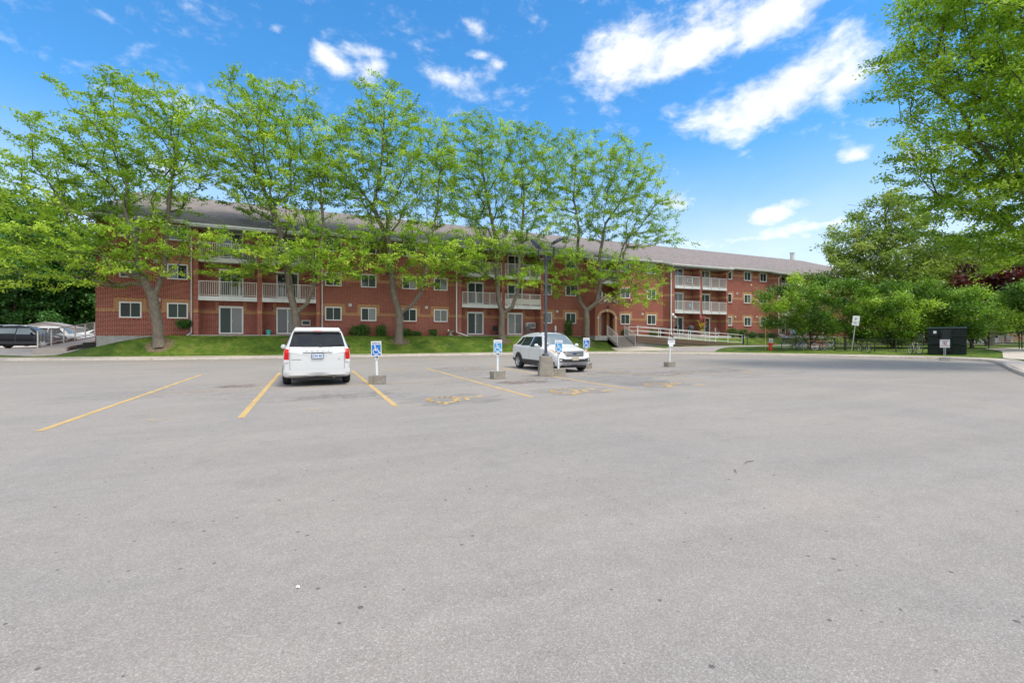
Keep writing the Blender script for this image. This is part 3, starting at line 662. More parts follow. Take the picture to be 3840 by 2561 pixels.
# foundation
for a, b in ((-13.44, BAYS[0][0]), (BAYS[0][5], BAYS[1][0]-.6), (BAYS[1][5], 25.5), (EX1, BAYS[2][0]), (BAYS[2][5], 83.3)):
    f = MB(); f.box(a, b, YF+.03, YF+.5, .6, 1.56); f.build('foundation', CONC, bld, world=True)
f = MB()
f.box(-13.46, -13.1, YF+.5, 59.2, .3, 1.2)
f.build('foundation', CONC, bld, world=True)
for (p0, p1, c0, c1, r0, r1, ang, doors) in BAYS:
    s = MB(); s.box(p0-.1, r1+.05, 38.95, YW, 1.2, 1.605); s.build('patio_slab', CONC, bld, world=True, bevel=.02)

rw = random.Random(5)
BLIND_G = glass_mat('window_with_blind', (.17, .18, .16), .12, spec=.5)
def window(x, l, third=False):
    f = MB(); z0, z1 = l+1.15, l+2.27; x1 = x+WWID; y0, y1 = YF-.015, YF+.07; t = .085
    f.box(x, x1, y0, y1, z1-t, z1); f.box(x, x1, y0, y1, z0, z0+t); f.box(x, x+t, y0, y1, z0+t, z1-t); f.box(x1-t, x1, y0, y1, z0+t, z1-t)
    mx = (x+x1)/2; f.box(mx-.022, mx+.022, y0+.03, y1, z0+t, z1-t)
    w = f.build('window', PVC, bld, world=True, bevel=.006)
    for i, (a, b) in enumerate(((x+t, mx-.022), (mx+.022, x1-t))):
        p = MB(); yy = YF+.045+.012*i; p.box(a, b, yy, yy+.02, z0+t, z1-t)
        kind = rw.random(); p.build('pane', SCREEN if (l < 3 and kind < .75) or kind < .3 else (WGLASS if kind < .82 else BLIND_G), w, world=True)
    s = MB(); s.box(x-.04, x1+.04, YF-.05, YF+.01, z0-.085, z0-.001); s.build('sill', BRICK, w, world=True)
    return w
for x in WINX:
    for l in LV: window(x, l)
def patio_door(x, l, y=YW, wd=1.61):
    f = MB(); z0, z1 = l+.04, l+2.16; x1 = x+wd; y0, y1 = y-.02, y+.08; t = .10
    f.box(x, x1, y0, y1, z1-.16, z1); f.box(x, x1, y0, y1, z0, z0+t); f.box(x, x+t, y0, y1, z0+t, z1-.16); f.box(x1-t, x1, y0, y1, z0+t, z1-.16)
    mx = (x+x1)/2; f.box(mx-.04, mx+.04, y0+.02, y1, z0+t, z1-.16)
    d = f.build('patio_door', PVC, bld, world=True, bevel=.006)
    for i, (a, b) in enumerate(((x+t, mx-.04), (mx+.04, x1-t))):
        p = MB(); yy = y+.05+.012*i; p.box(a, b, yy, yy+.02, z0+t, z1-.16); kk = rw.random(); p.build('pane', SCREEN if kk < .35 else (WGLASS if kk < .8 else BLIND_G), d, world=True)
    h = MB(); h.box(mx+.05, mx+.075, y-.05, y-.02, l+.95, l+1.15); h.build('handle', PVC, d, world=True)
    return d
for B in BAYS:
    for dx in B[7]:
        for l in LV: patio_door(dx, l)
for l in LV[1:]: patio_door(27.25, l, YW, 1.1)
def balcony(a, b, l, y0, panel=False, yb=YW, ht=1.13):
    s = MB(); zt = l-.05; s.box(a+.01, b-.01, y0-.10, y0-.03, zt-.30, zt+.02); s.box(a+.01, b-.01, y0-.03, yb-.01, zt-.22, zt-.02)
    o = s.build('balcony', FASCIA, bld, world=True)
    r = MB(); y = y0-.035; zt2 = zt+ht; r.box(a+.03, b-.03, y-.03, y+.03, zt2-.045, zt2); r.box(a+.03, b-.03, y-.015, y+.015, zt+.10, zt+.135)
    n = max(2, int(round((b-a-.1)/.118)))
    for i in range(n+1):
        x = a+.05+(b-a-.1)*i/n; r.box(x-.0125, x+.0125, y-.0125, y+.0125, zt+.135, zt2-.045)
    L_ = b-a
    for fx in ((.36, .69) if L_ > 2.6 else (.5,)):
        x = a+L_*fx; r.box(x-.03, x+.03, y-.105, y-.067, zt-.25, zt+.14); r.box(x-.03, x+.03, y-.07, y+.02, zt+.10, zt+.15); r.box(x-.022, x+.022, y-.022, y+.022, zt+.1, zt2-.02)
    for x in (a+.05, b-.05): r.box(x-.022, x+.022, y-.022, y+.022, zt, zt2-.02)
    r.build('railing', RAILM, o, world=True)
    if panel:
        p = MB(); p.box(a+.06, b-.06, y+.016, y+.028, zt+.17, zt+.66); p.build('privacy_panel', M('cream_panel', (.58, .54, .46), .7), o, world=True)
    return o
for bi, (p0, p1, c0, c1, r0, r1, ang, doors) in enumerate(BAYS):
    for li, l in enumerate(LV[1:]):
        balcony(p1, c0, l, YB); balcony(c1, r0, l, YB, panel=(bi == 1 and li == 0))
for l in LV[1:]: balcony(EX0+.42, EX1-.2, l, 39.0)
# roof
EV = [(-13.9,39.5),(-8.35,39.5),(-7.95,38.85),(.88,38.85),(1.28,39.5),(11.0,39.5),(11.7,38.85),(20.98,38.85),(20.98,39.5),(24.9,39.5),(26.0,38.45),(29.72,38.45),(29.72,39.5),(35.7,39.5),(36.5,38.85),(45.92,38.85),(45.92,39.5),(53.3,39.5),(54.2,38.85),(63.85,38.85),(63.85,39.5),(84.0,39.5)]
YR, XR0, XR1 = 49.5, -14.0, 74.2
def rz(y): return 9.86+.42*(y-39.5)
r = MB(); T = .06
def rq(a, b, c, d): r.quad(a, b, c, d); r.quad(*[(p[0], p[1], p[2]-T) for p in (d, c, b, a)])
for (x0, y0), (x1, y1) in zip(EV, EV[1:]):
    if abs(x1-x0) < .01: continue
    q0, q1 = min(x0, XR1), min(x1, XR1)
    if x0 < XR1-.1 < x1 or x1 > XR1:
        q0, q1 = min(x0, XR1), XR1
    rq((x0,y0-.03,rz(y0-.03)), (x1,y1-.03,rz(y1-.03)), (q1,YR,rz(YR)), (q0,YR,rz(YR)))
rq((-13.9,YR,rz(YR)), (XR1,YR,rz(YR)), (84,59.5,9.86), (-13.9,59.5,9.86))
r.add([(84,39.47,9.85),(84,59.5,9.86),(XR1,YR,rz(YR))], [(0,1,2)])
r.quad((-13.9,39.45,9.79),(-13.9,39.45,9.85),(-13.9,YR,rz(YR)),(-13.9,YR,rz(YR)-T))
ro = r.build('roof', ROOFM, bld, world=True, recalc=False)
fa = MB(); gu = MB(); so = MB()
for (x0, y0), (x1, y1) in zip(EV, EV[1:]):
    z0, z1 = rz(y0), rz(y1)
    gu.beam((x0, y0-.09, z0-.075), (x1, y1-.09, z1-.075), .12, .125)
    fa.quad((x0,y0-.025,z0-.24),(x1,y1-.025,z1-.24),(x1,y1-.025,z1-.015),(x0,y0-.025,z0-.015))
    if abs(x1-x0) > .01: so.quad((x0,y0-.03,z0-.24),(x1,y1-.03,z1-.24),(x1,YW+.2,z1-.20),(x0,YW+.2,z0-.20))
fa.quad((-13.92,39.4,9.55),(-13.92,39.4,9.85),(-13.92,YR,rz(YR)),(-13.92,YR,rz(YR)-.3)); fa.quad((-13.92,59.5,9.55),(-13.92,59.5,9.86),(-13.92,YR,rz(YR)),(-13.92,YR,rz(YR)-.3))
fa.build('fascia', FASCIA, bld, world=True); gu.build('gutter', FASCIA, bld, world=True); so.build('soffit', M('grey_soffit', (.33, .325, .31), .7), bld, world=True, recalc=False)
ch = MB(); cx, cy = 73.0, 50.2; ch.lathe([(.33,13.2),(.33,15.25),(.40,15.27),(.40,15.4),(.3,15.4),(.001,15.4)], (cx, cy, 0), 14); c_ = ch.build('chimney', M('pale_flue', (.62,.60,.55), .6), ro, world=True, smooth=True)
# downspouts
def downspout(x, y, ztop, zb=1.45, kick=(-.5, -.4), elbow=(.0, -.3)):
    d = MB(); w = .085
    pts = [(x+elbow[0], y+elbow[1]-.05, ztop), (x+elbow[0], y+elbow[1]-.05, ztop-.22), (x, y-.05, ztop-.55), (x, y-.05, zb+.35), (x+kick[0], y-.05+kick[1], zb)]
    for a, b in zip(pts, pts[1:]): d.beam(a, b, w, w)
    o = d.build('downspout', PVC, bld, world=True); return o
downspout(-7.98, 40.0, 9.68, 1.42, (-.42, -.25), (.0, -.55)); downspout(.85, 40.0, 9.6, 1.5, (.0, -.25), (0, -.8)); downspout(11.98, 39.45, 9.5, 1.55, (.75, -.9), (.15, -.3))
downspout(20.95, 39.95, 9.55, 1.5, (.25, -.3), (0, -.6)); downspout(29.62, 39.9, 9.5, 1.55, (.1, -.1), (0, -1.0)); downspout(36.85, 39.4, 9.5, 1.5, (-.2, -.5), (.15, -.25)); downspout(45.82, 39.9, 9.5, 1.5, (.2, -.2), (0, -.75)); downspout(54.62, 39.4, 9.5, 1.45, (1.0, -.2), (.15, -.25))
# small wall fittings
VM = M('vent_cover', (.60, .56, .50), .6)
for u, v in ((594,1125),(585,980),(1310,1018),(1313,1144),(1599,1153),(2093,1062),(2089,1168),(2409,1178),(2757,1188),(2837,1188),(2764,1101),(2838,1104)):
    p = at(u, v, YF); m_ = MB(); m_.box(p.x-.13, p.x+.13, YF-.05, YF-.001, p.z-.12, p.z+.12)
    for i in range(4): m_.box(p.x-.10, p.x+.10, YF-.06, YF-.05, p.z-.09+i*.05, p.z-.07+i*.05)
    m_.build('vent_cover', VM, bld, world=True)
LAMPB = M('wall_lamp_black', (.03,.03,.03), .5)
for (x, y, l) in ((-2.75, YW, LV[0]), (15.5, YW, LV[0]), (44.4, YW, LV[0]), (19.6, YW, LV[0])):
    m_ = MB(); m_.box(x-.05, x+.05, y-.10, y-.001, l+1.95, l+2.1); m_.build('wall_lamp', LAMPB, bld, world=True)
# porch with arch, coping and house number
PX0, PX1, PYF = 26.12, 28.98, 38.4
AX0, AX1, ZSP, ZAP = 26.62, 28.50, 3.42, 4.02
pcx = (AX0+AX1)/2; po = MB(); NA = 20
arch = [(pcx-(AX1-AX0)/2*math.cos(math.pi*i/NA), ZSP+(ZAP-ZSP)*math.sin(math.pi*i/NA)) for i in range(NA+1)]
gab = [(PX0, 4.88), (pcx-1.15, 4.90), (pcx-.98, 4.98), (pcx, 5.66), (pcx+.98, 4.98), (pcx+1.15, 4.90), (PX1, 4.88)]
def gz(x): return float(np.interp(x, [p[0] for p in gab], [p[1] for p in gab]))
xs = sorted(set([PX0, PX1]+[p[0] for p in arch]+[p[0] for p in gab]))
for y in (PYF, PYF+.30):
    for a, b in zip(xs, xs[1:]):
        la = 1.3 if b <= AX0+1e-6 or a >= AX1-1e-6 else None
        fz = lambda x: float(np.interp(x, [p[0] for p in arch], [p[1] for p in arch]))
        za, zb = (la, la) if la else (fz(a), fz(b)); po.quad((a,y,za),(b,y,zb),(b,y,gz(b)),(a,y,gz(a)))
for (a, b) in zip(arch, arch[1:]): po.quad((a[0],PYF,a[1]),(b[0],PYF,b[1]),(b[0],PYF+.3,b[1]),(a[0],PYF+.3,a[1]))
po.quad((AX0,PYF,1.3),(AX0,PYF+.3,1.3),(AX0,PYF+.3,ZSP),(AX0,PYF,ZSP)); po.quad((AX1,PYF,1.3),(AX1,PYF+.3,1.3),(AX1,PYF+.3,ZSP),(AX1,PYF,ZSP))
for x in (PX0, PX1): po.quad((x,PYF,1.3),(x,39.6,1.3),(x,39.6,4.88),(x,PYF,4.88))
porch = po.build('porch', BRICK, bld, world=True, recalc=False)
tr = MB(); yo = PYF-.03; ar2 = [(pcx-((AX1-AX0)/2+.24)*math.cos(math.pi*i/NA), ZSP+(ZAP-ZSP+.24)*math.sin(math.pi*i/NA)) for i in range(NA+1)]
for i in range(NA):
    a, b, c, d = arch[i], arch[i+1], ar2[i+1], ar2[i]; tr.add([(a[0],yo,a[1]),(b[0],yo,b[1]),(c[0],yo,c[1]),(d[0],yo,d[1]),(a[0],PYF+.02,a[1]),(b[0],PYF+.02,b[1]),(c[0],PYF-.001,c[1]),(d[0],PYF-.001,d[1])], [(0,1,2,3),(3,2,6,7),(1,0,4,5)])
tr.box(AX0-.24, AX0+.004, yo, PYF+.31, 1.35, ZSP); tr.box(AX1-.004, AX1+.24, yo, PYF+.31, 1.35, ZSP)
tr.build('arch_surround', M('tan_render', (.50, .29, .16), .85, 0, .12, 5), porch, world=True)
ks = MB(); ks.extr([(pcx-.08,ZAP-.02),(pcx+.08,ZAP-.02),(pcx+.12,ZAP+.30),(pcx-.12,ZAP+.30)], yo-.02, PYF-.002); ks.box(AX0-.27, AX0+.0, yo-.012, yo+.1, ZSP-.1, ZSP+.06); ks.box(AX1, AX1+.27, yo-.012, yo+.1, ZSP-.1, ZSP+.06); ks.build('keystone', M('pale_stone', (.60,.50,.38), .8), porch, world=True)
cp = MB(); 
for (a, b) in zip(gab, gab[1:]): cp.beam((a[0], PYF+.15, a[1]+.035), (b[0], PYF+.15, b[1]+.035), .42, .07)
cp.build('coping', M('beige_coping', (.58, .50, .42), .7), porch, world=True)
pl = MB(); pr_ = .19; zc = 5.10; pts = []
for s, a0 in ((1, -90), (-1, 90)):
    for k in range(9): q = R(a0+k*22.5); pts.append((pcx+s*.22+pr_*math.cos(q), zc+pr_*math.sin(q)))
pl.extr(pts, PYF-.05, PYF-.002); plo = pl.build('number_plaque', M('cream_plaque', (.72,.68,.58), .6), porch, world=True)
off = WORLD_OFF[bld.name]
lettering('360', .27, M('green_number', (.02,.13,.07), .5), plo, (pcx-off[0], PYF-.056-off[1], zc-off[2]), bold=.008)
ln = MB(); ln.box(pcx-.06, pcx+.06, PYF-.22, PYF-.002, 4.42, 4.5); ln.lathe([(.02,4.62),(.09,4.55),(.08,4.36),(.04,4.28)], (pcx, PYF-.16, 0), 8); ln.build('porch_lamp', LAMPB, porch, world=True)
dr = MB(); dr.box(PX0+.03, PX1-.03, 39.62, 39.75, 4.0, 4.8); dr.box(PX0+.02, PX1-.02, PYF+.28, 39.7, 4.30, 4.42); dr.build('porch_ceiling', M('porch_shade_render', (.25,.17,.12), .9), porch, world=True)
pf = MB(); pf.box(25.9, 29.75, 38.05, 40.4, 1.1, 1.58); pf.build('porch_floor', CONC, porch, world=True, bevel=.02)
bw = MB(); bw.quad((27.62,39.6,1.55),(29.0,39.6,1.55),(29.0,39.6,4.3),(27.62,39.6,4.3)); bw.build('porch_back_wall', BRICK, porch, world=True, recalc=False)
tc_ = MB(); tc_.box(28.05, 28.26, 39.05, 39.3, 1.55, 4.3); tc_.build('porch_column', TAN, porch, world=True)
ed = MB(); y = 39.5
for (a, b) in ((26.35, 26.45), (26.98, 27.10), (27.5, 27.6)): ed.box(a, b, y, y+.08, 1.58, 3.85)
ed.box(26.35, 27.6, y+.002, y+.078, 3.78, 3.92); ed.box(26.35, 27.6, y+.002, y+.078, 1.56, 1.68); ed.box(26.45, 26.98, y+.02, y+.07, 2.55, 2.60)
eo = ed.build('entrance_door', M('aluminium_frame', (.50,.50,.49), .4, .3), porch, world=True)
for a, b in ((26.45, 26.98), (27.10, 27.5)): p = MB(); p.box(a, b, y+.03, y+.05, 1.68, 3.78); p.build('pane', WGLASS, eo, world=True)

# ------------------------------------------------------------------ entrance stairs, handrails, ramp
st = thing('entrance_stairs', 'grey concrete entrance steps leading up to the arched porch', 'stairs', (28.4, 37.3, .6))
s_ = MB()
for i in range(6): s_.box(27.38, 29.62, 36.35+i*.29, 38.06, .25, .62+i*.165)
s_.build('steps', M('step_concrete', (.25,.21,.185), .9, 0, .15, 4, .3, 60), st, world=True, bevel=.012)
def stair_rail(x, label):
    t = thing('stair_handrail', label, 'handrail', (x, 37.3, 1.0), group='handrails of the entrance steps')
    m_ = MB(); y0, z0, y1, z1 = 36.5, .72, 38.2, 1.62
    for (y, z) in ((y0, z0), (y1, z1)): m_.box(x-.022, x+.022, y-.022, y+.022, z-.15, z+.98)
    m_.beam((x, y0-.02, z0+.98), (x, y1, z1+.98), .05, .05); m_.beam((x, y0, z0+.10), (x, y1, z1+.10), .03, .03); m_.beam((x, y1, z1+.98), (x, y1+.2, z1+.98), .05, .05)
    m_.build('frame', RAILM, t, world=True)
    b = MB(); n = 13
    for i in range(1, n): f_ = i/n; y, z = y0+(y1-y0)*f_, z0+(z1-z0)*f_; b.box(x-.01, x+.01, y-.01, y+.01, z+.10, z+.97)
    b.build('balusters', RAILM, t, world=True)
stair_rail(27.42, 'sloping cream handrail on the left side of the entrance steps'); stair_rail(29.58, 'sloping cream handrail on the right side of the entrance steps')
def ramp_rail(y, x0, x1, xp, label, drop):
    t = thing('ramp_railing', label, 'railing', (x0, y, 1.0), group='white three bar railings of the entrance ramp')
    zf = lambda x: 1.58+(x-28.9)/(44.7-28.9)*(.66-1.58)
    bm_ = MB()
    for x in xp: pm = MB(); pm.cyl((x, y, zf(x)-drop), (x, y, zf(x)+1.0), .028, 8); pm.build('post', WHITE, t, world=True, smooth=True)
    for h in (1.0, .60, .16): bm_.tube([(x0, y, zf(x0)+h), (x1, y, zf(x1)+h)], .024, 8)
    bm_.tube([(x1, y, zf(x1)+1.0), (x1+.32, y, zf(x1)+.98), (x1+.42, y, zf(x1)+.90), (x1+.42, y, zf(x1)+.70), (x1+.32, y, zf(x1)+.60), (x1, y, zf(x1)+.60)], .024, 8)
    bm_.build('rails', WHITE, t, world=True, smooth=True)
ramp_rail(36.45, 29.7, 44.5, [29.8, 32.5, 35.3, 36.5, 39.5, 42.3, 44.5], 'white three bar railing on the near side of the entrance ramp', .35)
ramp_rail(37.85, 29.7, 42.0, [29.9, 31.0, 34.0, 35.2, 38.2, 40.4, 42.0], 'white three bar railing on the wall side of the entrance ramp', .2)
rp = thing('entrance_ramp', 'gently sloping entrance ramp edged with dark brown timbers', 'ramp', (37, 37.1, .8))
a_ = MB(); a_.add([(29.62,36.5,.3),(45.6,36.5,.3),(45.6,37.8,.3),(29.62,37.8,.3),(29.62,36.5,1.54),(45.6,36.5,.60),(45.6,37.8,.60),(29.62,37.8,1.54)], [(0,3,2,1),(4,5,6,7),(0,1,5,4),(1,2,6,5),(2,3,7,6),(3,0,4,7)]); a_.build('deck', PATHM, rp, world=True)
b_ = MB(); b_.beam((29.62,36.42,1.46),(45.4,36.42,.52),.14,.20); b_.beam((29.62,36.41,1.25),(42.0,36.41,.50),.12,.19); b_.beam((29.62,37.88,1.46),(45.4,37.88,.52),.14,.20); b_.beam((29.62,36.405,1.05),(38.0,36.405,.45),.11,.18); b_.build('timber_edging', M('brown_timber', (.15,.095,.07), .9, 0, .25, 8), rp, world=True)
# ------------------------------------------------------------------ trees
def grow(rng, limbs, targets, bf=.35, minz=None, seg=.55, jit=.10):
    """join every leaf target to the limb skeleton (shortest link, balanced against path length). Returns nodes, parents"""
    P = []; par = []; path = []; ok = []
    for li, (base, pts) in enumerate(limbs):
        prev = base
        for i, p in enumerate(pts):
            p = np.array(p, float)
            if prev is None or prev < 0: P.append(p); par.append(-1); path.append(0); ok.append(False); prev = len(P)-1; continue
            q = P[prev]; L = np.linalg.norm(p-q); n = max(1, int(L/seg))
            for k in range(1, n+1):
                r = q+(p-q)*k/n+(rng.normal(0, .035, 3) if k < n else 0); P.append(r); par.append(len(P)-2 if k > 1 else prev); path.append(path[par[-1]]+L/n); ok.append(li > 0 or minz is None)
            prev = len(P)-1
        limbs[li] = (base, pts, prev)
    nb = len(P); T = np.array(targets); n = len(T)
    A = np.array(P); pa = np.array(path); okk = np.array([(o or minz is None or p[2] > minz) for o, p in zip(ok, P)])
    idx = np.where(okk)[0]
    D = np.linalg.norm(T[:,None,:]-A[None,idx,:], axis=2); dz = T[:,None,2]-A[None,idx,2]
    cost = D*(1+.35*(dz < 0))+bf*pa[idx][None,:]
    bi = idx[np.argmin(cost, 1)]; bc = np.min(cost, 1)
    done = np.zeros(n, bool); leaf = []
    P = list(P); par = list(par); path = list(path)
    for it in range(n):
        c = np.where(done, 1e9, bc); i = int(np.argmin(c)); done[i] = True; j = int(bi[i]); q = P[j]; p = T[i]; L = np.linalg.norm(p-q); m = max(1, int(L/seg)); pr = j
        for k in range(1, m+1):
            f = k/m; r = q+(p-q)*f
            if k < m: r = r+rng.normal(0, jit*min(1, L/2), 3)+np.array([0, 0, .05*L*math.sin(math.pi*f)])
            P.append(r); par.append(pr); path.append(path[pr]+L/m); pr = len(P)-1
            if k == m or k == m//2+0:
                cand = np.where(~done)[0]
                if len(cand):
                    d = np.linalg.norm(T[cand]-r, axis=1)*(1+.35*(T[cand,2] < r[2]))+bf*path[pr]; b = d < bc[cand]; bc[cand[b]] = d[b]; bi[cand[b]] = pr
        leaf.append((pr, i))
    return np.array(P), np.array(par), leaf, nb
def branch_mesh(P, par, leaf, R0, rmin=.009, expo=1.85, flare=1.35, name='trunk', mat=None, parent=None, loc=None, rcap=None):
    n = len(P); cnt = np.zeros(n); 
    for l, _ in leaf: cnt[l] += 1
    for i in range(n-1, 0, -1):
        if par[i] >= 0: cnt[par[i]] += cnt[i]
    tot = max(cnt.max(), 1); rad = np.maximum(R0*(np.maximum(cnt, .6)/tot)**(1/expo), rmin)
    zb = P[:,2].min(); fl = np.exp(-(P[:,2]-zb)/.35); rad = rad*(1+(flare-1)*fl*(cnt > tot*.2))
    sets = {0: ([], []), 1: ([], [])}
    for i in range(n):
        p = par[i]
        if p < 0: continue
        a, b = P[p], P[i]; t = b-a; L = np.linalg.norm(t)
        if L < 1e-5: continue
        V, F = sets[1 if rad[i] < .055 else 0]
        t = t/L; r1 = rad[i]; r0 = min(rad[p], r1*1.25) if cnt[i] < cnt[p]*.6 else rad[p]
        k = 10 if r1 > .12 else (6 if r1 > .04 else (4 if r1 > .018 else 3))
        h = np.array([0,0,1.]) if abs(t[2]) < .9 else np.array([1.,0,0]); x = h-t*h.dot(t); x /= np.linalg.norm(x); y = np.cross(t, x)
        q = np.arange(k)*2*math.pi/k; c = np.cos(q)[:,None]*x+np.sin(q)[:,None]*y; o = len(V)
        V.extend(a-t*r0*.25+c*r0); V.extend(b+t*r1*.25+c*r1)
        F.extend([(o+j, o+(j+1)%k, o+k+(j+1)%k, o+k+j) for j in range(k)])
    for k, nm, mt in ((0, name, mat), (1, 'branches', TWIG if mat is not BIRCH else BIRCH)):
        V, F = sets[k]
        if not F: continue
        V = np.array(V)-(np.array(loc) if loc is not None else 0)
        o = np_mesh(nm, V, np.array(F), mt, parent); o.data.polygons.foreach_set('use_smooth', [True]*len(F))
def leaves_mesh(rng, C, Dr, n, spread, size, ratio, mat, parent, loc, name='crown', droop=.25, flat=.5, tone=None, along=.6, tone_sd=.16, fold=0):
    """n leaf faces round each of the cluster centres C, streaming along the twig directions Dr"""
    m = len(C); Cn = np.repeat(C, n, 0); D = np.repeat(Dr, n, 0); N = m*n
    s = rng.uniform(-along, along*.75, N); pos = Cn+D*s[:,None]+rng.normal(0, 1, (N,3))*np.array([spread, spread, spread*flat]); pos[:,2] -= droop*np.abs(s)*rng.uniform(0, 1, N)
    ax = D*.8+rng.normal(0, .55, (N,3)); ax[:,2] -= droop; ax /= np.linalg.norm(ax, axis=1)[:,None]
    nr = rng.normal(0, .55, (N,3)); nr[:,2] += .8; sd = np.cross(ax, nr); sd /= np.linalg.norm(sd, axis=1)[:,None]+1e-9
    L = size*rng.uniform(.6, 1.35, N)[:,None]; w = L*ratio
    a = pos-ax*L*.5; b = pos+sd*w*.5-ax*L*.05; c = pos+ax*L*.5; d = pos-sd*w*.5-ax*L*.05
    V = np.stack([a, b, c, d], 1).reshape(-1, 3)-np.array(loc); Q = np.arange(N*4).reshape(-1, 4)
    tn = (rng.normal(.5, tone_sd, m) if tone is None else tone); tn = np.clip(np.repeat(tn, n)+rng.normal(0, .06, N), 0, 1)
    return np_mesh(name, V, Q, mat, parent, tn)
def blob_pts(rng, blobs, n, shell=.45, rag=.28):
    """points inside a union of ellipsoids, thicker towards the outside; blobs: (centre, radii, axes)"""
    vol = np.array([b[1][0]*b[1][1]*b[1][2] for b in blobs])**.8; k = rng.choice(len(blobs), n, p=vol/vol.sum()); out = []
    for i in k:
        c, r, ax = blobs[i]; d = rng.normal(0, 1, 3); d /= np.linalg.norm(d); q = rng.uniform(0, 1)**shell
        if rag and rng.uniform() < .10: q = rng.uniform(1.0, 1.0+rag)
        out.append(np.array(c)+sum(ax[j]*(d[j]*r[j]*q) for j in range(3)))
    return np.array(out)
def spread_pick(rng, P, n):
    """keep n points spread evenly (drop the most crowded)"""
    P = P.copy(); keep = [0]; d = np.linalg.norm(P-P[0], axis=1)
    for _ in range(n-1):
        i = int(np.argmax(d*rng.uniform(.75, 1, len(d)))); keep.append(i); d = np.minimum(d, np.linalg.norm(P-P[i], axis=1))
    return P[keep]
AXC = [np.array([CT, -ST, 0]), np.array([ST, CT, 0]), np.array([0, 0, 1.])]     # across, deep, up (same tree from any side)
def px_blob(cu, cv, ru, rv, d, deep=None, off=0):
    p = atd(cu, cv, d+off); dd = d+off; return (np.array(p), (ru/FPX*dd, (deep if deep else .8*ru/FPX*dd), rv/FPX*dd), AXC)
def make_tree(name, label, base, trunk, limbs_px, blobs, n, seed, mat, R0, leaf_n=42, spread=.22, size=.20, ratio=.42, group=None, d=None, minz=None, bark=None, cat='tree', bf=.35, droop=.25, along=.5, shell=.5, flat=.5, over=5, wind=(-.25,0,.05), tone_sd=.16, blossom=0, lump=(6,.42,.20), rag=.28):
    rng = np.random.default_rng(seed); loc = np.array(base); t = thing(name, label, cat, tuple(loc), group=group)
    limbs = [(None, [loc-np.array([0,0,.1])]+[np.array(q) for q in trunk])]
    per = lump[0]; cen = spread_pick(rng, blob_pts(rng, blobs, int(n/per)*over, shell, rag), int(n/per))
    tgt = np.repeat(cen, per, 0)+rng.normal(0, 1, (len(cen)*per, 3))*np.array([lump[1], lump[1], lump[2]]); lump_tone = np.repeat(rng.normal(.5, tone_sd, len(cen)), per)+rng.normal(0, .07, len(cen)*per)
    limbs = [(None, limbs[0][1])]
    # limbs hang on the trunk end (or on an earlier limb): resolved while growing
    class Lz(list): pass
    pts_all = limbs[0][1]
    # lay trunk first to know node indexes
    P, par = [], []
    L0 = []; nodes = []
    def lay(start, pts):
        prev = start
        for p in pts:
            p = np.array(p, float)
            if prev is None: nodes.append((p, -1)); prev = len(nodes)-1; continue
            q = nodes[prev][0]; L = np.linalg.norm(p-q); k = max(1, int(L/.4))
            for i in range(1, k+1): nodes.append((q+(p-q)*i/k+(rng.normal(0, .02, 3) if i < k else 0), prev)); prev = len(nodes)-1
        return prev
    tip = lay(None, pts_all); tips = {0: tip}
    for i, (src, pts) in enumerate(limbs_px, 1):
        if src == 0: s0 = tip
        elif isinstance(src, tuple): s0 = int(np.argmin([np.linalg.norm(q[0]-np.array(src)) for q in nodes]))
        else: s0 = tips[src]
        tips[i] = lay(s0, pts)
    A = np.array([q[0] for q in nodes]); pa = np.array([q[1] for q in nodes]); path = np.zeros(len(A))
    for i in range(1, len(A)):
        if pa[i] >= 0: path[i] = path[pa[i]]+np.linalg.norm(A[i]-A[pa[i]])
    mz = minz if minz is not None else A[tip][2]-.3
    P, par, leaf = grow2(rng, A, pa, path, tgt, mz, bf)
    branch_mesh(P, par, leaf, R0, name='trunk', mat=bark or BARK, parent=t, loc=loc)
    idx = np.array([l for l, _ in leaf]); C = P[idx]; pp = P[par[idx]]; D = C-pp; D /= np.linalg.norm(D, axis=1)[:,None]+1e-9; D = D+np.array(wind); D[:,2] *= .6; D /= np.linalg.norm(D, axis=1)[:,None]+1e-9
    # a second ring of clusters half way down each twig
    leaves_mesh(rng, C, D, leaf_n, spread, size, ratio, mat, t, loc, droop=droop, along=along, flat=flat, tone=lump_tone[[i for _, i in leaf]])
    if blossom:
        k = rng.choice(len(C), blossom, replace=False); c0 = C.mean(0); O = C[k]-c0; O /= np.linalg.norm(O, axis=1)[:,None]
        leaves_mesh(rng, C[k]+O*.25+np.array([0,0,.12]), O, 14, .06, .09, .8, BLOSSOM, t, loc, name='blossom', along=.12)
    return t
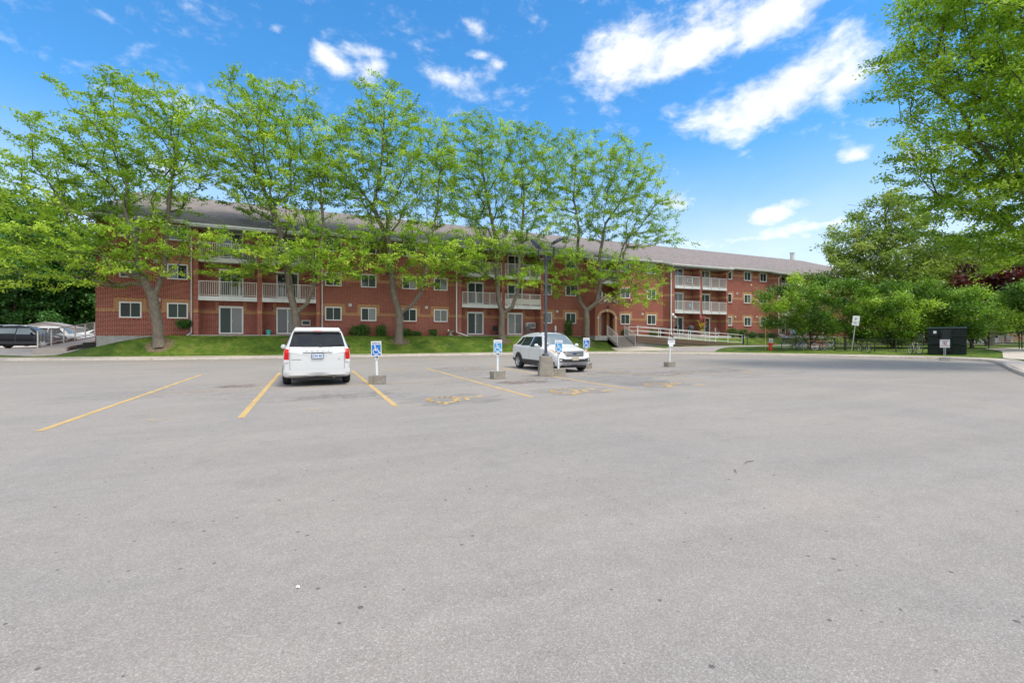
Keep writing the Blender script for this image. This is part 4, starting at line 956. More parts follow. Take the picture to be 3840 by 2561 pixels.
def grow2(rng, A, pa, path, T, minz, bf, seg=.6, jit=.11):
    idx = np.where(A[:,2] >= minz)[0]; P = list(A); par = list(pa); pth = list(path); n = len(T)
    cost = np.linalg.norm(T[:,None,:]-A[None,idx,:], axis=2)*(1+.5*(T[:,None,2] < A[None,idx,2]))+bf*path[idx][None,:]
    bi = idx[np.argmin(cost, 1)]; bc = np.min(cost, 1); done = np.zeros(n, bool); leaf = []
    for it in range(n):
        i = int(np.argmin(np.where(done, 1e9, bc))); done[i] = True; j = int(bi[i]); q = P[j]; p = T[i]; L = np.linalg.norm(p-q); m = max(1, int(L/seg)); pr = j
        for k in range(1, m+1):
            f = k/m; r = q+(p-q)*f
            if k < m: r = r+rng.normal(0, jit*min(1, L/2), 3)-np.array([0, 0, .06*L*math.sin(math.pi*f)])
            P.append(r); par.append(pr); pth.append(pth[pr]+L/m); pr = len(P)-1
            if k == m or (m > 2 and k == m//2):
                cand = np.where(~done)[0]
                if len(cand):
                    dd = np.linalg.norm(T[cand]-r, axis=1)*(1+.5*(T[cand,2] < r[2]))+bf*pth[pr]; b = dd < bc[cand]; bc[cand[b]] = dd[b]; bi[cand[b]] = pr
        leaf.append((pr, i))
    return np.array(P), np.array(par), leaf
GL = 'honey locusts in a row on the front lawn'
def locust(label, tu, tv, trunk_px, limbs, blobs, n, seed, R0, dY=37.6, leaf_n=39, near=0):
    a, b = ray(tu); d = dY/b; bx, by = d*a, d*b; base = (bx, by, tz(bx, by))
    tr = [atd(u, v, d+o) for u, v, o in trunk_px]
    lm = [(src, [atd(u, v, d+o) for u, v, o in pts]) for src, pts in limbs]
    bl = [px_blob(cu, cv, ru, rv, d, dp, off) for cu, cv, ru, rv, dp, off in blobs]
    return make_tree('honey_locust_tree', label, base, tr, lm, bl, n, seed, LOCUST, R0, leaf_n=leaf_n, group=GL, d=d, spread=.155, size=.20, flat=.42, tone_sd=.22, lump=(3,.40,.18), rag=.18)
locust('leftmost honey locust on the lawn, wide crown reaching past the building corner', 598, 1303, [(592,1220,0),(575,1120,0)],
    [(0, [(535,1040,-.3),(512,980,-.8),(510,900,-1.2),(470,800,-1.5)]), (0, [(612,1020,.3),(622,930,.4),(628,820,.2),(640,700,0)]), (1, [(430,900,-2),(330,820,-3),(200,760,-3.5)]), (2, [(660,600,.5),(640,480,.5)]), ((0,0,0), []) if 0 else (2, [(700,760,-1),(760,690,-1)]), (1, [(400,990,-2.5),(260,1000,-3.5)]), (1, [(480,640,0),(430,520,1)])],
    [(520,480,220,165,3.5,0),(650,520,150,180,3,0),(300,600,210,150,3.4,-.3),(130,700,190,130,3.2,-.8),(500,700,240,120,3.2,0),(90,860,220,120,3.2,-1),(330,905,270,90,3.2,-1.5),(110,985,190,90,2.6,-1.5),(560,905,190,55,3,-.8),(700,880,120,45,2.2,-1),(450,1000,170,38,2,-2),(770,560,70,130,2,0),(330,1045,90,28,1.5,-2),(300,780,220,60,2.8,-1)], 1430, 11, .31, leaf_n=42)
locust('second honey locust from the left, standing behind the white minivan', 1108, 1292, [(1110,1240,0),(1108,1180,0)],
    [(0, [(1092,1110,0),(1078,1010,0),(1060,900,.2),(1020,780,.3)]), (0, [(1150,1140,-.2),(1178,1070,-.4),(1195,960,-.4),(1215,850,0)]), (1, [(960,650,.3),(925,480,.3)]), (1, [(1090,720,0),(1090,560,0)]), (2, [(1200,700,0),(1180,560,0)]), (1, [(980,930,-1.5),(880,900,-2)])],
    [(930,420,120,125,2.6,0),(1060,450,150,120,2.8,0),(910,590,160,130,3,0),(1130,590,160,140,3,0),(1020,730,200,80,3,0),(1200,690,100,90,2.6,0),(990,950,190,50,2.6,-1.6),(1150,960,190,55,2.8,-1.5),(1250,1020,90,38,2,-1),(900,1015,110,35,2,-1.5),(1170,840,110,50,2.4,-.5)], 1200, 12, .29)
locust('middle honey locust on the lawn, the one with the tallest pointed top', 1497, 1303, [(1497,1240,0),(1498,1180,0)],
    [(0, [(1478,1110,0),(1465,1010,0),(1455,900,0),(1400,780,0)]), (0, [(1545,1145,-.3),(1578,1100,-.5),(1595,1030,-.7),(1600,950,-.6)]), (1, [(1430,620,0),(1440,450,0)]), (1, [(1500,700,0),(1520,560,0)]), (1, [(1330,680,0),(1270,560,0)]), (2, [(1640,800,0),(1650,640,0)]), (1, [(1380,930,-1.5)])],
    [(1425,385,90,95,2.2,0),(1480,460,130,100,2.6,0),(1370,520,130,110,2.8,0),(1560,590,150,110,3,0),(1430,650,200,90,3,0),(1620,700,110,90,2.8,0),(1290,640,110,100,2.6,0),(1480,780,190,60,2.8,0),(1430,905,200,45,2.8,-.8),(1380,985,160,42,2.4,-1.6),(1630,960,170,50,2.4,-1.2),(1580,1040,100,35,2,-1.5),(1600,850,110,50,2.2,-.3)], 1290, 13, .30)
locust('fourth honey locust from the left, standing behind the second blue reserved sign', 1884, 1288, [(1880,1240,0),(1885,1180,0)],
    [(0, [(1868,1110,0),(1862,1010,0),(1858,900,0),(1835,780,0)]), (0, [(1922,1150,-.3),(1942,1090,-.4),(1945,1010,-.3),(1955,900,0)]), (1, [(1810,640,0),(1800,500,0)]), (2, [(1965,740,0),(1950,560,0)]), (1, [(1770,800,0),(1700,700,0)]), (2, [(2000,1040,-1),(2040,1060,-1.4)])],
    [(1810,510,120,80,2.4,0),(1930,550,140,80,2.6,0),(2030,610,90,90,2.4,0),(1760,640,120,100,2.6,0),(1900,690,180,80,3,0),(1790,780,120,50,2.6,0),(1990,800,110,50,2.4,0),(1820,920,190,42,2.6,-1),(1750,1010,120,40,2,-1.4),(1960,1040,80,36,1.8,-1.2),(1880,860,160,40,2.2,-.3)], 1190, 14, .28)
locust('rightmost honey locust of the lawn row, beside the arched porch', 2204, 1272, [(2200,1230,0),(2198,1165,0)],
    [(0, [(2172,1125,0),(2162,1060,0),(2165,960,0),(2170,850,0)]), (0, [(2238,1135,-.2),(2250,1060,-.3),(2248,960,-.2),(2270,840,0)]), (1, [(2150,740,0),(2160,620,0)]), (2, [(2340,740,0),(2390,620,0)]), (2, [(2350,900,0),(2450,860,0),(2520,850,0)]), (1, [(2060,1000,-1),(2030,960,-1)]), (2, [(2330,1080,-1.2),(2410,1090,-1.2)])],
    [(2170,580,115,70,2.4,0),(2300,610,140,85,2.6,0),(2390,670,95,80,2.4,0),(2160,700,150,90,2.8,0),(2330,750,170,80,3,0),(2450,790,85,65,2,0),(2230,850,170,45,3,0),(2430,880,120,40,2.2,0),(2540,905,45,16,1,0),(2080,970,120,60,2.2,-1),(2250,1010,180,60,2.6,-1.2),(2390,1030,110,60,2.2,-.8),(2380,1110,90,35,1.6,-1.5),(2110,1060,90,50,1.8,-1.2)], 1290, 15, .28)
# big locust whose trunk stands outside the right edge
def at_xy(x, y): return (x, y, tz(x, y))
bp = at_xy(38.6, 8.2)
d6 = 22.5
make_tree('honey_locust_tree', 'big near honey locust on the right whose long boughs enter from the picture edge', bp, [(38.5,8.3,2.2),(38.3,8.5,3.9)],
    [(0, [(33.5,10.8,6.5),(32,12,9),(30.5,13,12)]), (0, [(35.5,9.2,7),(35.2,9.5,11),(34.8,9.6,15)]), (0, [(37,8,6.5),(38.5,7,9)]), (1, [(29.5,14.5,8.5),(28,16,9)]), (0, [(33.6,12.2,5.6),(32.6,14.8,6.2),(31.5,17.0,6.4)]), (2, [(31.5,12,16),(29.8,13.5,17.5)]), (0, [(33,8,7),(31,7,9)])],
    [px_blob(3670,110,210,240,20,3.0), px_blob(3640,420,150,180,20,2.6), px_blob(3720,700,170,160,20.5,2.6), px_blob(3810,300,180,330,20,3), px_blob(3850,650,170,240,21,3), px_blob(3700,880,140,70,21.5,2.2), px_blob(3800,930,130,60,21,2.2), px_blob(3500,60,110,110,19.5,2.0), px_blob(3480,560,70,90,20,1.8), px_blob(3480,300,70,70,19.5,1.6),
     px_blob(4060,300,170,500,22,3), px_blob(3750,-180,260,140,20,2.5), px_blob(3560,760,80,45,21,1.6)],
    2200, 21, LOCUST, .38, leaf_n=60, spread=.18, size=.17, ratio=.42, tone_sd=.26, lump=(5,.42,.16), wind=(-.35,0,.02), bark=BARK, droop=.2, along=.6, flat=.35)
# linden behind the low fence
def std_tree(name, label, u, v, d, blobs, n, seed, mat, R0, fork, group=None, leaf_n=30, spread=.35, size=.30, ratio=.6, bark=None, cat='tree', droop=.3, flat=.7, shell=.4, stems=None, bf=.3, gz=None, along=.5, tone_sd=.22, tip=None, blossom=0, sh=1.0, lump=(7,.45,.35)):
    p = atd(u, v, d); base = (p.x, p.y, tz(p.x, p.y) if gz is None else gz)
    top = atd(*fork[:2], d); tip = atd(*tip, d) if tip else None
    tr = [tuple(top)]
    lm = [(0, [tuple(tip)])] if tip else []
    if stems:
        tr = [(base[0], base[1], base[2]+.15)]
        lm = [(0, [tuple(atd(q[0], q[1], d+q[2])) for q in s]) for s in stems]
    return make_tree(name, label, base, tr, lm, [px_blob(b[0], b[1], b[2]*sh, b[3]*sh, d, b[4] if len(b) > 4 else None, b[5] if len(b) > 5 else 0) for b in blobs], n, seed, mat, R0, leaf_n=leaf_n, spread=spread, size=size, ratio=ratio, group=group, bark=bark, cat=cat, droop=droop, flat=flat, shell=shell, bf=bf, minz=(None if not stems else base[2]+.6), along=along, tone_sd=tone_sd, blossom=blossom, lump=lump)
std_tree('linden_tree', 'tall rounded linden with olive green leaves behind the lilac bushes', 3325, 1280, 52, [(3330,860,150,115),(3370,930,200,120),(3240,960,130,120),(3170,1050,110,100),(3330,1050,230,110),(3480,1000,140,120),(3310,800,80,55),(3380,1010,180,90),(3260,870,90,80)], 1000, 31, LINDEN, .42, (3325,1150), leaf_n=46, spread=.34, size=.30, ratio=.55, tip=(3322,830), bark=BARK_D, droop=.5)
GS = 'lilac bushes along the low fence'
std_tree('lilac_bush', 'wide lilac bush with faded pink blossoms behind the parked bicycles', 3045, 1306, 39.2, [(3010,1110,120,65,2.2),(3120,1120,90,70,2),(2900,1140,70,60,1.6),(2985,1180,140,60,2.4),(3100,1200,110,60,2.2),(2870,1190,45,30,1.2),(2960,1060,50,30,1.2),(3060,1225,70,25,1.4)], 330, 41, LILAC, .12, (3045,1250), GS, 85, .26, .17, .55, BARK_D, 'bush', .15, .8, .45, sh=.93, lump=(9,.26,.20), tone_sd=.26, blossom=34, stems=[[(3000,1250,-.3),(2950,1190,-.6),(2900,1150,-.6)],[(3040,1240,.2),(3010,1150,.2),(2990,1090,0)],[(3070,1250,0),(3110,1180,-.3),(3140,1120,0)],[(3030,1230,.6),(3060,1120,.6)]])
std_tree('lilac_bush', 'largest lilac bush, dark green and dome shaped, right of the white parking sign', 3350, 1309, 38.6, [(3370,1130,140,75,2.6),(3280,1160,85,80,2),(3460,1160,80,80,2),(3350,1210,150,70,2.6),(3260,1235,60,50,1.6),(3430,1220,80,50,1.8),(3300,1262,60,30,1.4),(3395,1085,80,30,1.6)], 380, 42, LILAC, .13, (3350,1250), GS, 90, .26, .17, .55, BARK_D, 'bush', .15, .8, .45, sh=.93, lump=(9,.26,.20), tone_sd=.26, stems=[[(3300,1250,0),(3270,1180,0)],[(3350,1240,.2),(3340,1130,.2)],[(3390,1250,-.3),(3440,1200,-.4),(3490,1170,-.3)],[(3370,1240,.5),(3400,1120,.5)]])
std_tree('lilac_bush', 'leafy lilac bush behind the dark green waste container', 3645, 1302, 37.5, [(3640,1160,95,60,2),(3560,1190,80,55,2),(3700,1190,55,60,1.6),(3630,1225,110,40,2),(3650,1115,60,30,1.4),(3600,1250,50,30,1.2)], 290, 43, LILAC, .12, (3645,1250), GS, 85, .25, .16, .55, BARK_D, 'bush', .15, .8, .45, sh=.93, lump=(9,.26,.20), tone_sd=.26, stems=[[(3620,1240,0),(3590,1180,0)],[(3640,1230,.3),(3640,1130,.2)],[(3660,1240,-.2),(3690,1180,-.3)]])
std_tree('lilac_bush', 'dark lilac bush cut by the right picture edge beside the gate', 3870, 1300, 31, [(3830,1150,70,80,2.2),(3925,1150,100,85,2.4),(3890,1195,70,35,2.0),(3790,1150,30,45,1.2)], 240, 44, LILAC, .12, (3835,1250), GS, 85, .25, .15, .55, BARK_D, 'bush', .15, .8, .45, sh=.93, lump=(9,.26,.20), tone_sd=.26, stems=[[(3855,1240,0),(3820,1170,0)],[(3870,1230,.3),(3870,1130,.2)],[(3890,1240,-.2),(3920,1180,-.3)]])
# purple maple, birch and the trees further back on the right
std_tree('purple_maple_tree', 'dark purple leaved maple behind the gate on the right', 3712, 1285, 44, [(3770,1050,115,45),(3730,1110,80,55),(3850,1040,90,50),(3800,1130,100,50)], 260, 51, PURPLE, .30, (3725,1215), None, 60, .36, .26, .8, BARK, 'tree', .3, .7, .5, stems=[[(3690,1270,0),(3700,1230,0),(3740,1180,0)],[(3722,1240,-.2),(3750,1190,-.2),(3800,1120,-.4)]])
std_tree('birch_tree', 'white barked birch leaning left between the lilac bushes', 3600, 1270, 50, [(3540,1010,90,60),(3600,1040,100,60),(3500,1080,80,50),(3640,1000,70,50)], 200, 52, LINDEN, .14, (3590,1130), None, 55, .4, .24, .6, BIRCH, 'tree', .4, .8, .5, stems=[[(3580,1110,0),(3545,1055,0),(3515,1010,0)],[(3590,1120,.4),(3562,1065,.4)],[(3555,1110,-.5),(3520,1070,-.5),(3500,1040,-.5)]])
def bg_proto(name, label, cat, seed, mat, h, wdt, n=360, leaf_n=55, loc=(0,0,0), size=.42, group=None):
    rg = random.Random(seed); bl = [(np.array([loc[0]+rg.uniform(-.32,.32)*wdt, loc[1]+rg.uniform(-.28,.28)*wdt, loc[2]+h*rg.uniform(.20,.84)]), (wdt*rg.uniform(.2,.32), wdt*rg.uniform(.2,.3), h*rg.uniform(.13,.2)), [np.array([1,0,0]), np.array([0,1,0]), np.array([0,0,1.])]) for _ in range(9)]
    bl += [(np.array([loc[0], loc[1], loc[2]+h*.6]), (wdt*.36, wdt*.34, h*.3), bl[0][2])]
    return make_tree(name, label, loc, [(loc[0]+.2, loc[1], loc[2]+h*.3)], [(0, [(loc[0], loc[1]+.2, loc[2]+h*.7)])], bl, n, seed, mat, .3, leaf_n=leaf_n, spread=.5, size=size, ratio=.6, cat=cat, group=group, bark=BARK_D, droop=.4, flat=.7, shell=.4)
GW = 'dark leafy trees in the wood on the left'; GB = 'green trees beyond the gate on the right'
wd = [('tree at the far left edge of the wood behind the cars', 10, 63, 15.5, 1.0, 0), ('dark tree of the wood directly above the grey shed roof', 150, 66, 14.0, 3.0, 1), ('tree of the wood touching the left corner of the brick building', 300, 64, 12.5, 2.0, 0), ('low tree of the wood half hidden behind the black car', 60, 57, 9.5, 4.2, 1),
      ('tree of the wood right of the shed, in front of its neighbours', 250, 74, 11.5, 5.0, 0), ('tree of the wood cut by the left picture edge', -90, 60, 15, .6, 1), ('tall tree at the back of the wood, seen between two nearer ones', 90, 80, 16.5, 2.6, 0)]
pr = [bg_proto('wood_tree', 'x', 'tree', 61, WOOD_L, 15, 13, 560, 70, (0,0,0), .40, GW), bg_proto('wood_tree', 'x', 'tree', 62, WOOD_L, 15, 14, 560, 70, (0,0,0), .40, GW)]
used = [False, False]
def put(proto_i, protos, used, u, d, h, rzr, label, base_h, group, gz=None):
    a, b = ray(u); x, y = d*a, d*b; z = tz(x, y)-.1 if gz is None else gz
    if used[proto_i]: o = copy_tree(protos[proto_i])
    else: o = protos[proto_i]; used[proto_i] = True
    o.location = (x, y, z); o.rotation_euler = (0,0,rzr); s = h/base_h; o.scale = (s*1.05, s*1.05, s); o['label'] = label; o['group'] = group; return o
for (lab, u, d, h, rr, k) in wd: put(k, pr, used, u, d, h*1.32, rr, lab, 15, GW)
pr2 = [bg_proto('background_tree', 'x', 'tree', 63, LINDEN, 13, 11, 420, 60, (0,0,0), .36, GB), bg_proto('background_tree', 'x', 'tree', 64, WOOD_L, 13, 11, 420, 60, (0,0,0), .36, GB)]
used2 = [False, False]
for (lab, u, d, h, rr, k) in (('olive tree filling the gap between the linden and the big locust', 3480, 62, 11.5, 1.0, 0), ('dark green tree behind the leaning birch', 3590, 70, 13, 2.0, 1), ('green tree rising behind the purple maple', 3740, 66, 14, 4.0, 1), ('pale green tree at the right picture edge behind the maple', 3900, 60, 15, 3.0, 0), ('green tree half hidden by the left flank of the linden', 3160, 88, 10.5, 5.0, 1)):
    put(k, pr2, used2, u, d, h, rr, lab, 13, GB, gz=.4)
# ------------------------------------------------------------------ vehicles
def pchip(xs, ys, q):
    xs = np.array(xs, float); ys = np.array(ys, float); h = np.diff(xs); d = np.diff(ys)/h; m = np.zeros(len(xs)); m[0] = d[0]; m[-1] = d[-1]
    for i in range(1, len(xs)-1): m[i] = 0 if d[i-1]*d[i] <= 0 else 2*d[i-1]*d[i]/(d[i-1]+d[i])
    i = np.clip(np.searchsorted(xs, q)-1, 0, len(xs)-2); t = (q-xs[i])/h[i]
    return ys[i]*(1+2*t)*(1-t)**2+h[i]*m[i]*t*(1-t)**2+ys[i+1]*t*t*(3-2*t)+h[i]*m[i+1]*t*t*(t-1)
class Car:
    """body skin lofted from side profiles: y = 0 is the tail, y = L the nose"""
    def __init__(s, L, prof): s.L = L; s.p = prof
    def val(s, k, y): xs, ys = zip(*s.p[k]); return float(pchip(xs, ys, y))
    def sec(s, y):
        zt, zs, wt, ws, zb = (s.val(k, y) for k in ('zt', 'zs', 'wt', 'ws', 'zb')); zs = min(zs, zt-.10); wt = min(wt, ws-.02); g = zt-zs; wm = ws+.015
        K = [(0, zt), (wt*.55, zt-.012), (wt*.88, zt-.035), (wt, zt-.085), (wt+(ws-wt)*.52, zs+(g-.085)*.47), (ws-.008, zs+.01), (wm, zs-.20), (wm-.01, zb+.28), (ws-.07, zb), (0, zb+.02)]
        return K
    def skin(s, ny=70, nt=5):
        ys = np.linspace(0, 1, ny); ys = s.L*(.5-.5*np.cos(math.pi*ys)); rows = []
        for y in ys:
            K = s.sec(y); pts = []
            for i in range(len(K)-1):
                p0, p1, p2, p3 = K[max(i-1, 0)], K[i], K[i+1], K[min(i+2, len(K)-1)]
                if i == 0: p0 = (-K[1][0], K[1][1])
                for t in [k/nt for k in range(nt)]:
                    f = [.5*((2*p1[c])+(-p0[c]+p2[c])*t+(2*p0[c]-5*p1[c]+4*p2[c]-p3[c])*t*t+(-p0[c]+3*p1[c]-3*p2[c]+p3[c])*t**3) for c in (0, 1)]
                    pts.append(f)
            pts.append(list(K[-1])); rows.append([(x, y, z) for x, z in pts])
        m = len(rows[0]); V = []; F = []
        for r in rows: V += r+[(-x, y_, z) for x, y_, z in r[1:-1]][::-1]
        n = 2*m-2
        for i in range(len(rows)-1):
            for j in range(n): F.append((i*n+j, i*n+(j+1)%n, (i+1)*n+(j+1)%n, (i+1)*n+j))
        for e, base in ((0, 0), (1, (len(rows)-1)*n)):
            c = len(V); P = V[base:base+n]; zc = sum(p[2] for p in P)/n; V.append((0, P[0][1]+(.03 if e else 0), zc))
            for j in range(n): F.append((c, base+j, base+(j+1)%n) if e else (c, base+(j+1)%n, base+j))
        s.V, s.F = V, F; s.bvh = BVHTree.FromPolygons([Vector(v) for v in V], [tuple(f) for f in F]); return V, F
    def hit(s, ax, a, b, sg):
        """surface point: ax 'side' (a=y,b=z, sg = side), 'front'/'rear' (a=x,b=z), 'top' (a=x,b=y)"""
        if ax == 'side': o, d = Vector((sg*3, a, b)), Vector((-sg, 0, 0))
        elif ax == 'front': o, d = Vector((a, s.L+2, b)), Vector((0, -1, 0))
        elif ax == 'rear': o, d = Vector((a, -2, b)), Vector((0, 1, 0))
        else: o, d = Vector((a, b, 4)), Vector((0, 0, -1))
        h = s.bvh.ray_cast(o, d)
        if h[0] is None: return None
        n = h[1] if h[1].dot(d) < 0 else -h[1]; return h[0], n
    def panel(s, mb, ax, quad, sg=1, off=.006, nu=10, nv=6):
        """four cornered panel (bilinear) pressed on the skin, raised a few millimetres"""
        A, B, C, D = [Vector(q) for q in quad]; g = []
        for i in range(nv+1):
            r = []
            for j in range(nu+1):
                u, v = j/nu, i/nv; q = A*(1-u)*(1-v)+B*u*(1-v)+C*u*v+D*(1-u)*v; h = s.hit(ax, q[0], q[1], sg)
                if h is None: h = (Vector(r[-1]) if r else Vector((0,0,0)), Vector((0,0,0)))
                r.append(h[0]+h[1]*off)
            g.append(r)
        vs = [p for r in g for p in r]; n = nu+1; mb.add(vs, [(i*n+j, i*n+j+1, (i+1)*n+j+1, (i+1)*n+j) for i in range(nv) for j in range(nu)]); return mb
    def ring(s, mb, yc, zc, r0, r1, a0, a1, sg, off=.01, n=18):
        P = []
        for i in range(n+1):
            q = R(a0+(a1-a0)*i/n); row = []
            for r in (r0, r1):
                h = s.hit('side', yc+r*math.cos(q), max(zc+r*math.sin(q), .24), sg); row.append((h[0]+h[1]*off) if h else Vector((sg*.9, yc, zc)))
            P.append(row)
        mb.add([p for r in P for p in r], [(2*i, 2*i+1, 2*i+3, 2*i+2) for i in range(n)]); return mb
def wheel(parent, x, y, r, sg, w=.225, spokes=5, rim=ALLOY):
    t = MB(); t.lathe([(r*.62,-w/2),(r*.90,-w/2),(r*.985,-w*.36),(r,-w*.2),(r,w*.2),(r*.985,w*.36),(r*.90,w/2),(r*.62,w/2)], (x, y, r), 28, 'x'); o = t.build('tyre', RUBBER, parent, smooth=True)
    m = MB(); xo = x+sg*(w/2-.02)
    m.lathe([(r*.64, sg*.02),(r*.60, 0),(r*.56,-sg*.05),(r*.2,-sg*.07),(.001,-sg*.07)], (xo, y, r), 24, 'x'); m.lathe([(.001, sg*.012),(.045, sg*.01),(.055,-sg*.02),(.055,-sg*.06)], (xo, y, r), 14, 'x')
    for k in range(spokes):
        for dq in (-.13, .13):
            a = 2*math.pi*k/spokes+dq; b_ = 2*math.pi*k/spokes+dq*1.6
            m.beam((xo-sg*.005, y+.05*math.cos(a), r+.05*math.sin(a)), (xo-sg*.002, y+r*.60*math.cos(b_), r+r*.60*math.sin(b_)), .02, .035)
    rm = m.build('rim', rim, o, smooth=True)
    d = MB(); d.lathe([(r*.55, 0),(.001, 0)], (xo-sg*.062, y, r), 20, 'x'); d.build('brake_disc', BLACKP, o)
    return o
CARW = M('white_car_paint', (.64,.64,.625), .3, 0, .02, 1, coat=.35); CARK = M('black_car_paint', (.005,.005,.008), .22, 0, .05, 1, spec=.35)
RED = M('red_lens', (.55,.008,.008), .4, 0, .1, 12, spec=.25); CLEARL = M('clear_lens', (.72,.70,.68), .12, .2, .1, 14, coat=.5); AMBER = M('amber_lens', (.75,.30,.03), .2, 0, .1, 10)
CLAD = M('black_cladding', (.035,.035,.037), .6, 0, .15, 6); SILVER = M('satin_silver', (.24,.24,.25), .45, .3, .05, 5)
def body_of(c, t, paint): 
    V, F = c.skin(); mb = MB(); mb.add(V, F); return mb.build('body', paint, t, smooth=50, recalc=True)
def side_windows(c, t, spec, mat=CARGLASS):
    """spec: list of (y0,y1,y0top,y1top,z0,z1)"""
    for sg in (-1, 1):
        for q in spec:
            a, b, a2, b2, z0, z1 = q[:6]; z0b, z1b = q[6:] if len(q) > 6 else (z0, z1)
            m = MB(); c.panel(m, 'side', [(a,z0),(b,z0b),(b2,z1b),(a2,z1)], sg, .005); m.build('side_window', mat, t, smooth=60, recalc=False)
def arches(c, t, ws, r):
    for sg in (-1, 1):
        for y in ws:
            m = MB(); c.ring(m, y, r, .02, r+.045, 0, 360, sg, .004, 26); m.build('wheel_well', M('wheel_well_black', (.006,.006,.006), .95), t, recalc=False)
# ---- white minivan seen from behind
mv = thing('minivan', 'white minivan parked tail towards the camera, red tail lamps and dark rear window', 'minivan', (.19, 14.72, 0))
c = Car(5.12, dict(zt=[(0,1.10),(.05,1.20),(.13,1.38),(.22,1.58),(.30,1.70),(.5,1.745),(1.4,1.775),(2.6,1.765),(3.3,1.69),(3.75,1.45),(4.2,1.14),(4.6,1.06),(4.95,.92),(5.12,.70)],
    zs=[(0,1.02),(2,1.02),(4.2,.98),(5.12,.6)], wt=[(0,.74),(.2,.705),(.5,.665),(3,.65),(3.8,.64),(4.3,.66),(5.12,.5)], ws=[(0,.86),(.06,.895),(.3,.925),(1,.935),(4,.93),(4.7,.90),(5.0,.76),(5.12,.62)], zb=[(0,.34),(.3,.26),(4.8,.24),(5.12,.30)]))
body_of(c, mv, CARW)
m = MB(); c.panel(m, 'rear', [(-.765,1.175),(.765,1.175),(.655,1.60),(-.655,1.60)], 1, .008, 16, 10); rwn = m.build('rear_window', CARGLASS, mv, smooth=60, recalc=False)
m = MB(); m.beam((.08,.025,1.215),(.72,.045,1.245),.02,.03); m.sphere((.08,.01,1.215), .03, 6); m.build('wiper', BLACKP, rwn)
m = MB(); m.add([(-.655,.13,1.660),(.655,.13,1.660),(.61,.42,1.755),(-.61,.42,1.755),(-.655,.15,1.62),(.655,.15,1.62),(.61,.42,1.70),(-.61,.42,1.70)], [(0,1,2,3),(7,6,5,4),(0,4,5,1),(1,5,6,2),(2,6,7,3),(3,7,4,0)]); sp = m.build('spoiler', CARW, mv, bevel=.012)
m = MB(); m.box(-.11,.11,.12,.14,1.632,1.650); m.build('brake_light', RED, sp)
for sg in (-1, 1):
    m = MB(); x0, x1 = sorted((sg*.77, sg*.885)); m.cur = 0
    c.panel(m, 'rear', [(x0,.80),(x1,.80),(x1-(.015 if sg > 0 else 0),1.10),(x0+(.0 if sg > 0 else .015),1.10)], 1, .02, 8, 8); o = m.build('tail_light', RED, mv, smooth=60, recalc=False)
    m = MB(); c.panel(m, 'rear', [(x0+.008,.72),(x1-.01,.72),(x1-.004,.80),(x0+.004,.80)], 1, .02, 6, 3); m.build('reverse_lens', CLEARL, o, smooth=60, recalc=False)
    m = MB(); m.lathe([(.001,-.06),(.07,-.05),(.085,0),(.07,.05),(.001,.06)], (sg*1.09, 3.55, 1.12), 12, 'y'); m.v = [(x*1.0 if 1 else x, y, 1.12+(z-1.12)*.95) for x, y, z in m.v]; m.box(min(sg*.90,sg*1.02), max(sg*.90,sg*1.02), 3.53, 3.58, 1.06, 1.11); m.build('door_mirror', CARW if sg < 0 else BLACKP, mv, smooth=True)
    m = MB(); c.panel(m, 'side', [(.2,.42),(4.9,.42),(4.9,.47),(.2,.47)], sg, .004, 20, 1); m.build('side_trim', CARW, mv, recalc=False)
m = MB(); c.panel(m, 'rear', [(-.40,.985),(.40,.985),(.40,1.005),(-.40,1.005)], 1, .022, 8, 1); c.panel(m, 'rear', [(-.62,.462),(.62,.462),(.62,.49),(-.62,.49)], 1, .02, 10, 1); m.build('tailgate_trim', BLACKP, mv, recalc=False)
seam = MB()
for a, b in (((-.745,.52),(-.745,1.15)), ((.745,.52),(.745,1.15)), ((-.745,.52),(-.68,.475)), ((.745,.52),(.68,.475)), ((-.76,1.155),(.76,1.155))):
    dx, dz = (0.006, 0) if abs(a[0]-b[0]) < .1 else (0, .006); c.panel(seam, 'rear', [(a[0]-dx,a[1]-dz),(a[0]+dx,a[1]-dz+0 if dx else a[1]+dz),(b[0]+dx,b[1]+dz),(b[0]-dx,b[1]+dz)] if dx else [(a[0],a[1]-dz),(b[0],b[1]-dz),(b[0],b[1]+dz),(a[0],a[1]+dz)], 1, .005, 4 if not dx else 1, 8 if dx else 1)
seam.build('tailgate_seam', M('seam_grey', (.22,.22,.22), .7), mv, recalc=False)
m = MB(); c.panel(m, 'rear', [(-.88,.34),(.88,.34),(.89,.50),(-.89,.50)], 1, .028, 24, 3); m.build('rear_bumper', CARW, mv, smooth=60, recalc=False)
yr = c.hit('rear', 0, .9, 1)[0].y
m = MB(); m.box(-.165,.165,yr-.035,yr-.012,.825,.98); pf_ = m.build('plate_frame', BLACKP, mv, bevel=.006)
m = MB(); m.box(-.15,.15,yr-.040,yr-.036,.84,.965); pl_ = m.build('number_plate', M('plate_white', (.70,.76,.84), .4), pf_)
lettering('CYH 927', .088, M('plate_blue', (.03,.09,.28), .4), pl_, (0, yr-.043, .90), bold=.003, sx=.82)
for i, ch_ in enumerate('DODGE'): lettering(ch_, .036, M('badge_grey', (.20,.20,.21), .3, .5), mv, (-.30+.15*i, yr-.014, 1.055), name='badge_letter', bold=0, sx=1.5)
lettering('GRAND CARAVAN', .030, MATS['badge_grey'], mv, (-.57, yr-.004, .80), name='badge_lettering', sx=1.0); lettering('SXT', .035, MATS['badge_grey'], mv, (.60, yr-.004, .80), name='badge_lettering')
for x, y in ((-.86,1.02),(.86,1.02),(-.89,4.10),(.89,4.10)): wheel(mv, x, y, .335, 1 if x > 0 else -1)
